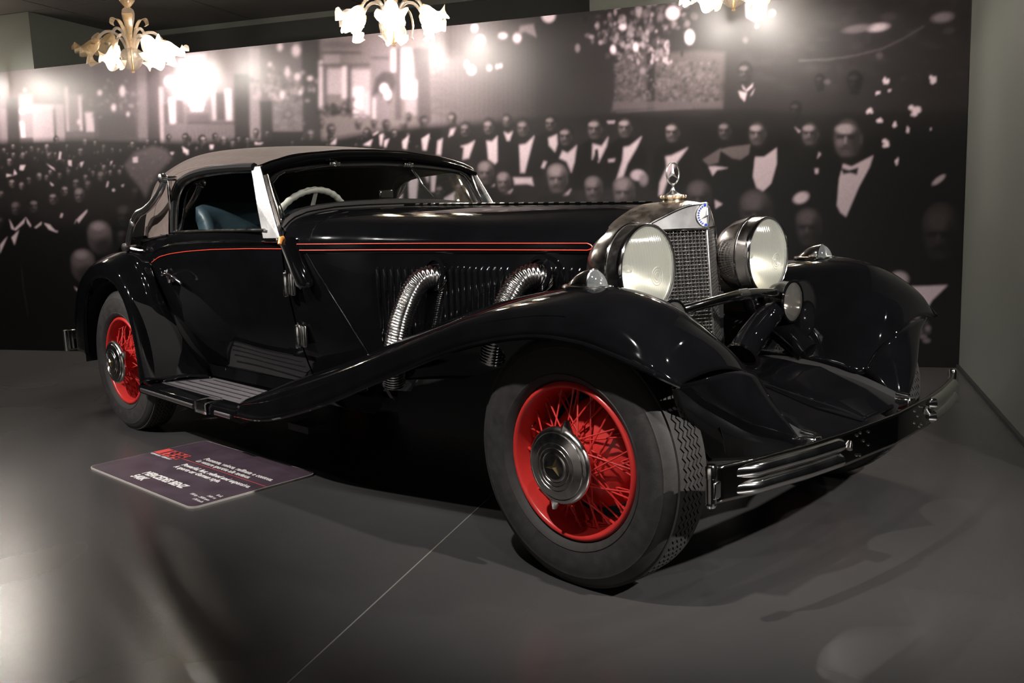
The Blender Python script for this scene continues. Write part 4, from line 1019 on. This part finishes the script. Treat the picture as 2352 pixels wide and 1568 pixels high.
def paint(px, py, s_, z_):
    R = random.Random(11); p = Print(px, py); p.c[:] = T(30)
    # ---------- the hall behind the crowd
    p.rect(-900, 735, 60, 345, 92, 20); p.rect(735, 1000, 60, 330, 118, 20, warm=.4)
    for k in range(24):      # glow put into the print's tone: wall steps darker to the right
        p.rect(990+k*11, 1003+k*11, 20, 330, 118-k*3.2, 8)
    p.rect(1240, 2400, -40, 330, 40, 30)
    for x0, x1, y0, y1, v in ((-60, -20, 180, 335, 60), (0, 20, 250, 335, 108), (14, 43, 225, 335, 52), (43, 74, 215, 316, 140), (46, 54, 280, 315, 215), (73, 124, 240, 330, 165), (121, 127, 250, 315, 70), (127, 146, 240, 335, 150),
                              (150, 192, 215, 302, 118), (150, 154, 200, 300, 190), (180, 186, 220, 302, 205), (188, 192, 230, 304, 60), (170, 215, 300, 335, 96), (195, 213, 258, 302, 200), (214, 322, 150, 318, 84), (224, 310, 262, 316, 72), (314, 338, 150, 330, 112), (336, 366, 150, 332, 52), (365, 374, 200, 330, 168)):
        p.rect(x0, x1, y0, y1, v, 5, lean=4)
    for k in range(70): p.ell(R.uniform(205, 322), R.gauss(228, 18), R.uniform(1.5, 4), R.uniform(1.5, 4), R.uniform(85, 150), .8, .7)
    for x, y, a, b in ((281, 209, 6, 12), (229, 213, 5, 6), (261, 247, 5, 8), (294, 262, 3, 5), (57, 207, 3, 3), (51, 255, 6, 6), (66, 252, 5, 6), (181, 280, 4, 5)): p.ell(x, y, a, b, 215, .7)
    # printed chandelier
    p.ell(445, 190, 110, 105, 120, 1.4, .5); p.rect(412, 470, 125, 165, 160, 14, lean=-6); p.ell(438, 196, 44, 34, 165, .8); p.ell(450, 222, 22, 16, 170, .6)
    p.ell(452, 238, 17, 10, 215, .3); p.rect(440, 466, 236, 254, 215, 4); p.line([(438, 235), (468, 235)], 2, 190); p.ell(388, 187, 10, 12, 200, .6); p.ell(482, 177, 7, 9, 205, .6); p.ell(413, 216, 5, 8, 240, .6)
    for x0, x1, y0, y1, v in ((388, 400, 225, 284, 198), (375, 386, 240, 300, 80), (405, 420, 230, 285, 84), (428, 480, 262, 284, 84), (486, 494, 200, 275, 165), (494, 516, 212, 276, 72), (517, 530, 205, 276, 188), (375, 545, 284, 325, 100), (428, 545, 281, 285, 58), (536, 575, 170, 330, 46), (572, 597, 110, 330, 124), (596, 626, 232, 325, 46), (625, 702, 222, 301, 106), (622, 702, 302, 340, 34), (626, 694, 90, 225, 96), (692, 734, 90, 338, 50)):
        p.rect(x0, x1, y0, y1, v, 4, lean=3)
    for k in range(14): p.line([(430+k*8, 288), (431+k*8, 322)], 2, 78, .6)
    for k in range(60): p.ell(R.uniform(632, 698), R.uniform(228, 296), R.uniform(2, 6), R.uniform(2, 5), R.choice((82, 125)), .9, .6)
    p.ell(662, 262, 12, 11, 70, .4); p.ell(662, 262, 8, 7, 112, .4)
    for k in range(150): p.ell(R.gauss(655, 38), R.gauss(200, 18), R.uniform(2, 6), R.uniform(2, 7), R.choice((46, 60, 120, 150, 165)), .8, .75)
    for x, y, a, b in ((643, 108, 6, 9), (680, 116, 9, 13), (660, 165, 5, 12), (683, 176, 7, 8), (648, 218, 5, 9), (690, 212, 4, 6), (712, 180, 6, 5), (620, 148, 4, 5)): p.ell(x, y, a, b, 215, .7)
    for x0, x1, y0, y1, v in ((735, 830, 95, 110, 100), (735, 830, 118, 124, 76), (745, 780, 126, 150, 148), (733, 741, 140, 252, 205), (741, 752, 150, 240, 95), (752, 787, 158, 216, 168), (786, 797, 150, 226, 210), (796, 808, 150, 262, 90), (808, 852, 160, 268, 172), (811, 834, 200, 268, 228), (832, 848, 210, 268, 190), (735, 850, 146, 152, 84), (850, 896, 95, 275, 122), (852, 894, 130, 136, 90), (857, 862, 225, 275, 215), (899, 909, 112, 166, 215), (908, 922, 110, 275, 88), (922, 948, 110, 225, 188), (926, 957, 185, 225, 225), (932, 960, 228, 265, 150)):
        p.rect(x0, x1, y0, y1, v, 4)
    p.poly([(944, 110), (985, 110), (990, 280), (958, 280), (957, 190)], 86, 6)
    p.poly([(855, 220), (862, 180), (880, 164), (905, 165), (910, 190), (895, 240), (870, 212)], 72, 6); p.ell(882, 203, 9, 11, 235, .4); p.ell(890, 217, 8, 12, 235, .4)
    for k in range(26):      # palm fronds
        a = R.uniform(-2.9, -.1); L = R.uniform(20, 60); x, y = 770+R.uniform(-25, 40), 262+R.uniform(-6, 8)
        p.line([(x, y), (x+L*.5*math.cos(a), y+L*.6*math.sin(a)), (x+L*math.cos(a), y+L*.5*math.sin(a)+6)], 3.5, 36, .85)
    for k in range(9):
        x, y = 985+R.uniform(0, 60), 150+k*14
        p.line([(x-40, y+8), (x-15, y-3), (x+15, y-2), (x+42, y+9)], 5, 92, .6)
    p.rect(984, 1046, 175, 245, 100, 20, .5); p.rect(1000, 1002, 70, 175, 100, 2)
    for x, y, a, b in ((1103, 93, 10, 11), (1188, 87, 9, 10), (1083, 161, 9, 9), (1072, 148, 4, 7), (1124, 156, 5, 5), (1142, 153, 3, 4), (1150, 151, 3, 4), (1090, 64, 7, 8), (1260, 36, 15, 15), (1155, 82, 10, 6)): p.ell(x, y, a, b, 238, .5)
    p.poly([(1195, 60), (1225, 55), (1232, 85), (1205, 72), (1190, 80)], 135, 5)
    # relief wall and flowers
    p.poly([(1412, 150), (1420, 120), (1486, 118), (1490, 200), (1488, 250), (1405, 256), (1414, 225)], 78, 10, warm=.4); p.poly([(1502, 125), (1600, 116), (1665, 120), (1660, 245), (1492, 254), (1503, 225)], 78, 12, warm=.4); p.rect(1486, 1503, 110, 258, 30, 6); p.rect(1408, 1660, 232, 250, 92, 6, .7)
    for k in range(420):
        x, y = R.uniform(1412, 1650), R.uniform(140, 232)
        p.ell(x, y, R.uniform(2, 6), R.uniform(2, 5), R.choice((48, 60, 98, 110)), .9, .6)
    p.line([(1415, 258), (1590, 247)], 4, 95, .7)
    for k in range(190): p.ell(R.gauss(1440, 42), R.gauss(68, 36), R.uniform(3, 8), R.uniform(3, 9), R.choice((28, 36, 70, 105, 140, 165)), .8, .8)
    for k in range(80): p.ell(R.gauss(1535, 30), R.gauss(30, 26), R.uniform(3, 9), R.uniform(3, 9), R.choice((40, 70, 100, 125)), .8, .7)
    for k in range(70): p.ell(R.choice((1462, 1505, 1532))+R.gauss(0, 6), R.uniform(95, 145), R.uniform(2, 4), R.uniform(3, 6), R.choice((60, 130, 170)), .8, .8)
    for x, y, a, b in ((1545, 30, 14, 14), (1584, 85, 10, 15), (1408, 113, 6, 9), (1460, 108, 6, 10), (1430, 62, 8, 7)): p.ell(x, y, a, b, 240, .7)
    for k in range(120): p.ell(R.uniform(1660, 2225), R.uniform(0, 210), R.uniform(6, 22), R.uniform(4, 14), R.choice((28, 34, 50, 58)), 1., .35)
    p.poly([(1713, 8), (1760, 8), (1755, 40), (1735, 48), (1715, 38)], 248, 5); p.ell(1774, 30, 6, 6, 235, .6); p.ell(1738, 60, 3, 3, 200, .6)
    for x, y, a, b, v in ((2017, 63, 24, 9, 195), (1970, 66, 32, 9, 105), (2040, 38, 18, 10, 60), (2165, 40, 24, 11, 130), (2180, 70, 14, 8, 62), (2020, 128, 8, 8, 78), (1712, 92, 6, 7, 95)): p.ell(x, y, a, b, v, .7, .9, -.15)
    g = [(1835, 139), (1900, 137), (1962, 128), (2026, 112), (2074, 89), (2122, 60)]; p.line(g, 3.2, 84, .9)
    # ---------- crowd: dark mass first
    p.poly([(-1200, 338), (-100, 330), (60, 322), (200, 318), (330, 322), (420, 325), (560, 318), (760, 320), (860, 300), (960, 290), (1060, 285), (1240, 270), (1420, 262), (1600, 268), (1700, 250), (1860, 262), (2300, 250), (2300, 900), (-1200, 900)], 26, 16)
    p.rect(1080, 1450, 290, 480, 40, 50, .6); p.poly([(-1200, 480), (40, 490), (130, 520), (330, 500), (330, 900), (-1200, 900)], 13, 40)
    p.rect(1600, 2300, 300, 900, 10, 60, .8)
    # extra heads further along the print, left of what the car shows
    for k in range(90): p.head(R.uniform(-1100, -12), R.uniform(335, 600), R.uniform(9, 16), R.uniform(70, 120), R.random() < .4)
    # small filler heads
    for k in range(46): p.head(R.uniform(0, 400), R.uniform(336, 400), R.uniform(7, 9), R.uniform(60, 95), R.random() < .5)
    for k in range(34): p.head(R.uniform(420, 1000), R.uniform(312, 345), R.uniform(8, 10), R.uniform(70, 105), R.random() < .4)
    q = lambda L, sc, ox, oy: [(x/sc+ox, y/sc+oy) for x, y in L]
    # pale shape of a seated figure in the left crowd
    p.poly(q([(860, 240), (930, 150), (1060, 105), (1150, 130), (1190, 190), (1100, 290), (1040, 380), (1010, 460), (960, 380), (900, 310)], 3.015, 0, 300), 84, 10, .85)
    for k in range(40): p.ell(R.uniform(300, 385), R.uniform(340, 420), R.uniform(1, 3), R.uniform(1, 3), R.choice((60, 110)), .9, .5)
    H1 = [(25,140,24),(92,110,24),(95,170,28),(160,175,30),(215,125,28),(268,135,26),(325,115,26),(68,215,36),(390,65,32),(340,175,28),(385,165,26),(465,110,24),(585,80,28),(560,145,38),(660,85,26),(718,115,20),(775,135,26),(918,95,30),(1022,80,22),(1080,80,20),(1170,50,28),(1280,55,32),(1405,65,36),
          (350,290,28),(270,320,32),(325,325,30),(415,310,32),(475,290,26),(195,345,38),(85,365,42),(150,385,32),(595,325,34),(640,295,30),(700,320,46),(720,255,30),(765,290,26),(825,290,24),(850,255,20),(530,365,48),(610,380,40),(445,415,46),(370,470,54),(550,450,62),(10,440,36),(228,520,60),(110,540,56)]
    for i, (x, y, w) in enumerate(H1): p.head(x/3.015, y/3.015+300, w/3.015*1.22, 92+(i*37) % 45, (i*7) % 3 == 0, turn=-1 if i % 4 else 1)
    for x, y, w, d in ((860, 590, 95, .55), (845, 740, 60, .5), (940, 440, 60, .5), (0, 640, 50, .6)): p.head(x/3.015, y/3.015+300, w/3.015*1.15, 105, True, d)
    for x, y, w in ((690, 735, 150), (575, 930, 148)):        # near bald heads
        x, y, w = x/3.015, y/3.015+300, w/3.015
        p.ell(x, y, w*.56, w*.75, 62, .25, warm=.4); p.ell(x-.03*w, y-.28*w, .48*w, .42*w, 88, .6, warm=.2); p.ell(x-.08*w, y-.48*w, .28*w, .18*w, 130, 1.); p.ell(x+.2*w, y+.45*w, .4*w, .4*w, 30, .8, .85)
    for pl_ in ([(45, 320), (45, 300), (95, 310), (100, 270), (118, 300)], [(135, 270), (140, 240), (175, 240), (160, 275)], [(325, 230), (375, 260), (380, 275), (350, 255)], [(405, 200), (412, 145), (425, 150), (418, 195)], [(470, 205), (495, 205), (495, 245), (475, 240)], [(555, 220), (580, 215), (562, 255)], [(765, 215), (780, 210), (765, 240)], [(920, 185), (952, 180), (955, 220), (922, 222)],
                [(1262, 110), (1305, 140), (1305, 165), (1290, 165)], [(1178, 150), (1205, 150), (1192, 170)], [(65, 615), (100, 680), (165, 615), (175, 600), (165, 640), (110, 690), (80, 680)], [(80, 740), (130, 690), (100, 790)], [(180, 600), (215, 655), (210, 665), (190, 640)], [(240, 670), (288, 630), (285, 650), (250, 675)], [(305, 640), (345, 650), (380, 690), (400, 695), (395, 705), (340, 685)], [(0, 790), (50, 735), (0, 850)],
                [(515, 645), (545, 600), (605, 545), (600, 565), (545, 640), (530, 610)], [(415, 600), (425, 570), (437, 575), (428, 602)], [(345, 355), (370, 375), (372, 382), (355, 378)], [(735, 390), (745, 350), (753, 355), (745, 388)], [(515, 1080), (548, 1105), (545, 1115), (525, 1100)], [(775, 410), (788, 400), (797, 412), (785, 424)], [(840, 380), (860, 370), (850, 390)]):
        p.poly(q(pl_, 3.015, 0, 300), 190, 2)
    p.line(q([(150, 950), (165, 1100), (195, 1280)], 3.015, 0, 300), 2, 40)
    H3 = [(100,930,34),(255,950,38),(440,950,36),(530,980,30),(575,940,26),(655,950,28),(735,885,32),(1225,905,38),(1415,860,44),(1735,885,38),(1910,815,38),(1980,890,30),(2065,810,40),(2250,790,44),(370,920,28),(840,890,26),(1330,800,30),(1660,800,36),(2110,740,30),(1800,800,30)]
    for i, (x, y, w) in enumerate(H3): p.head(x/3.92+400, y/3.92+80, w/3.92*1.8, 108+(i*29) % 36, i % 5 == 2, turn=1 if i % 3 else -1)
    for pl_ in ([(75, 1010), (130, 1040), (110, 1058), (85, 1058)], [(320, 990), (355, 990), (350, 1025), (325, 1028)], [(725, 965), (760, 975), (800, 970), (780, 985), (730, 985)], [(1405, 985), (1460, 930), (1455, 985)], [(1700, 990), (1785, 940), (1765, 1000)], [(1850, 900), (1885, 890), (1868, 1000), (1855, 990)], [(1895, 950), (1935, 935), (1905, 1015), (1890, 1000)], [(2055, 960), (2115, 900), (2090, 1030), (2060, 1020)], [(2230, 935), (2300, 890), (2270, 1040), (2240, 1035)], [(1790, 895), (1840, 865), (1835, 880), (1795, 905)]):
        p.poly(q(pl_, 3.92, 400, 80), 205, 2.5)
    # figures seen past the windscreen
    for x, y, w, v in ((925, 425, 22, 120), (1010, 440, 24, 118), (1055, 432, 20, 110), (890, 400, 18, 100), (960, 385, 18, 110)): p.head(x, y, w, v)
    for pl_ in ([(938, 400), (962, 398), (955, 470), (940, 470)], [(990, 395), (1003, 392), (998, 440), (990, 440)], [(1020, 455), (1045, 440), (1040, 480), (1022, 480)], [(905, 448), (925, 445), (918, 480), (905, 480)], [(975, 400), (985, 395), (983, 420)]): p.poly(pl_, 205, 4)
    # standing and seated men on the right half
    H4 = [(215,800,60,0,165),(330,890,74,0,140),(530,865,78,0,158),(685,815,62,0,150),(825,875,88,0,150),(1060,835,78,0,140),(1190,945,96,0,150),(1440,880,108,0,158),(1700,870,104,0,168),(2105,910,104,0,170)]
    for i, (x, y, w, b, v) in enumerate(H4):
        X, Y, Wd = x/3.733+980, y/3.733+60, w/3.733*1.32
        p.poly([(X-Wd*1.3, Y+Wd*3.6), (X-Wd*1.15, Y+Wd*1.15), (X-Wd*.3, Y+Wd*.6), (X+Wd*.4, Y+Wd*.6), (X+Wd*1.3, Y+Wd*1.2), (X+Wd*1.5, Y+Wd*3.6)], 34-2*i, 6)
    for i, (x, y, w, b, v) in enumerate(H4): p.head(x/3.733+980, y/3.733+60, w/3.733*1.28, v*.92, False, turn=-1)
    S4 = [[(85,1100),(95,985),(135,965),(120,1105)],[(190,945),(205,885),(245,875),(225,930)],[(310,1140),(320,1040),(295,1030),(350,1015),(410,985),(360,1130)],[(515,985),(560,990),(605,945),(605,1160),(585,1180),(530,1140)],[(665,910),(700,925),(735,905),(710,980),(690,980)],[(795,1020),(850,1010),(920,945),(880,1100),(840,1255),(805,1255)],
          [(1045,960),(1115,930),(1120,1010),(1100,1075),(1050,1020)],[(1140,1130),(1165,1070),(1210,1090),(1285,1025),(1265,1170),(1240,1250),(1200,1160)],[(1420,1140),(1425,1010),(1500,1030),(1555,955),(1540,1030),(1475,1165),(1460,1050)],[(1630,1310),(1680,1150),(1690,1040),(1740,1030),(1840,950),(1800,1040),(1720,1180),(1680,1300)],[(1990,1450),(2000,1340),(2060,1210),(2050,1120),(2100,1110),(2235,1045),(2150,1160),(2080,1280),(2020,1450)],
          [(640,1450),(735,1400),(710,1440)],[(1150,1465),(1235,1400),(1215,1440),(1170,1470)],[(455,1490),(490,1410),(580,1360),(575,1375),(500,1430),(465,1500)],[(745,1300),(900,1300),(915,1365),(860,1350),(755,1355)],[(985,1210),(1005,1160),(1028,1165),(1005,1215)],[(1560,1145),(1612,1140),(1605,1158),(1562,1162)],[(1550,818),(1610,815),(1605,828),(1560,830)]]
    for pl_ in S4: p.poly(q(pl_, 3.733, 980, 60), 205, 6)
    p.ell(1465, 402, 16, 12, 190, .5); p.ell(1478, 412, 10, 14, 130, .8)
    p.poly(q([(1440, 1060), (1470, 1055), (1478, 1150), (1450, 1150)], 3.733, 980, 60), 30, 3)
    for x, y, w, b, d in ((505,1260,150,1,.95),(660,1340,130,1,1.),(1120,1310,190,1,1.05),(1430,1400,165,1,.9),(1690,1430,200,1,.92)):
        X, Y, Wd = x/3.733+980, y/3.733+60, w/3.733
        p.poly([(X-Wd*1.1, Y+Wd*2), (X-Wd*.8, Y+Wd*.75), (X+Wd*.8, Y+Wd*.75), (X+Wd*1.1, Y+Wd*2)], 26, 6); p.head(X, Y, Wd*1.0, 150, True, d)
    Z5 = lambda L: q(L, 3.136, 1500, 0)
    for x, y, w, v in ((515,940,85,120),(750,960,112,150),(1130,960,112,140),(1400,990,185,150),(660,520,84,92),(1025,790,70,62),(1200,590,64,50),(1450,590,90,46)):
        p.head(x/3.136+1500, y/3.136, w/3.136*1.2, v, False, turn=-1)
    p.poly(Z5([(480, 1080), (540, 1060), (700, 1040), (690, 1110), (630, 1150), (570, 1140)]), 96, 3, warm=.6); p.poly(Z5([(355, 1150), (490, 1065), (470, 1170), (400, 1190)]), 92, 3, warm=.6)
    for pl_ in ([(400,1200),(450,1198),(535,1210),(460,1225),(430,1265)], [(720,1270),(735,1130),(800,1130),(890,1065),(890,1180),(850,1320),(790,1380),(745,1350)], [(1325,1480),(1340,1290),(1370,1180),(1430,1200),(1585,1120),(1560,1200),(1480,1350),(1390,1560),(1350,1530)], [(615,655),(675,670),(660,730),(630,700)], [(700,690),(730,640),(715,680)], [(640,610),(670,650),(720,600),(715,625),(675,660),(650,640)], [(1165,1215),(1190,1215),(1188,1250),(1168,1250)], [(1185,1140),(1195,1095),(1208,1110)], [(445,1440),(500,1470),(450,1500)], [(1020,915),(1060,945),(1050,955)]):
        p.poly(Z5(pl_), 188, 3)
    p.poly(Z5([(1350,1205),(1410,1225),(1480,1205),(1470,1260),(1420,1245),(1370,1255)]), 14, 3)
    p.ell(1840, 454, 18, 12, 185, .5, rot=-.4)
    for x, y, a, b in ((1680,585,28,24),(2010,575,28,26),(1560,800,25,18),(1880,800,45,34),(1628,865,22,16),(1745,900,14,24),(1835,935,12,20),(1680,1035,28,30),(1755,1160,12,26),(1620,670,18,10),(2000,930,6,8),(1700,650,12,12)):
        for k in range(9): p.ell((x+R.uniform(-.75, .75)*a)/3.136+1500, (y+R.uniform(-.75, .75)*b)/3.136, a/3.136*R.uniform(.3, .55), b/3.136*R.uniform(.3, .55), 225, .3)
    p.ell(2156, 413, 18, 6, 170, .4, rot=-.65); p.ell(1900, 188, 8, 6, 80, .8)
    for x, y, w, v, d in ((330,1430,190,110,.8),(740,1540,250,110,.75),(1120,1640,200,115,.7),(2080,1640,260,90,.6)):
        p.head(x/3.136+1500, y/3.136, w/3.136, v, True, d)
    # low right corner of the print beside the far fender
    p.ell(2065, 640, 20, 16, 165, .6); p.poly([(2092, 658), (2176, 655), (2140, 690), (2122, 722), (2100, 690)], 195, 4)
    for k in range(14): p.ell(2112+R.gauss(0, 20), 752+R.gauss(0, 14), R.uniform(4, 9), R.uniform(4, 8), R.choice((70, 120, 165)), .7, .8)
    p.head(2160, 540, 90, 75, True, .8)
    # print grain
    c = p.c
    def blur(a, n):
        for _ in range(n):
            a = .25*np.roll(a, 1, 0)+.5*a+.25*np.roll(a, -1, 0); b = a.copy(); b[:, 1:-1] = .25*a[:, 2:]+.5*a[:, 1:-1]+.25*a[:, :-2]; a = b
        return a
    c = blur(c, 1); far = np.clip((310-py)/25, 0, 1)*np.clip((1250-px)/60, 0, 1); c = c+(blur(c, 2)-c)*far[..., None]
    gr = rng.normal(1, .045, px.shape); gr = .5*gr+.25*(np.roll(gr, 1, 0)+np.roll(gr, 1, 1))
    return np.clip(c*gr[..., None]*MURAL_GAIN, 0, .9)
MURAL_GAIN = 1.0
def build_mural():
    s = np.concatenate([np.linspace(-3.0, 0, 120, endpoint=False), np.linspace(0, 4.5, 480, endpoint=False), np.linspace(4.5, SE-.002, 560)]); z = np.linspace(.002, ZT, 330)
    P = WA[None, None]+s[:, None, None]*WE+V(0, 0, 1)*z[None, :, None]
    d = P-CAM; dz = d@CF; px = W/2+FPX*(d@CR)/dz; py = H/2-FPX*(d@CU)/dz
    col = paint(px, py, s[:, None]+0*z[None], z[None]+0*s[:, None])
    nu, nv = P.shape[:2]; me = bpy.data.meshes.new('crowd_mural')
    me.vertices.add(nu*nv); me.vertices.foreach_set('co', P.reshape(-1).astype(np.float32))
    idx = np.arange(nu*nv).reshape(nu, nv); q = np.stack([idx[:-1, :-1], idx[1:, :-1], idx[1:, 1:], idx[:-1, 1:]], -1).reshape(-1, 4)
    me.loops.add(q.size); me.loops.foreach_set('vertex_index', q.reshape(-1).astype(np.int32))
    me.polygons.add(len(q)); me.polygons.foreach_set('loop_start', (np.arange(len(q))*4).astype(np.int32))
    me.update(calc_edges=True)
    at = me.color_attributes.new('print', 'FLOAT_COLOR', 'POINT')
    at.data.foreach_set('color', np.concatenate([col, np.ones(col.shape[:2]+(1,))], -1).reshape(-1).astype(np.float32))
    m = bpy.data.materials.new('mural_print'); m.use_nodes = True; nt = m.node_tree; b = nt.nodes['Principled BSDF']
    ca = nt.nodes.new('ShaderNodeVertexColor'); ca.layer_name = 'print'; nt.links.new(ca.outputs[0], b.inputs['Base Color'])
    b.inputs['Roughness'].default_value = .44; b.inputs['Specular IOR Level'].default_value = .5
    me.materials.append(m)
    return tag(link(bpy.data.objects.new('crowd_mural', me)), 'large sepia photo mural of a seated and standing crowd in evening dress', 'mural')
mural = build_mural()
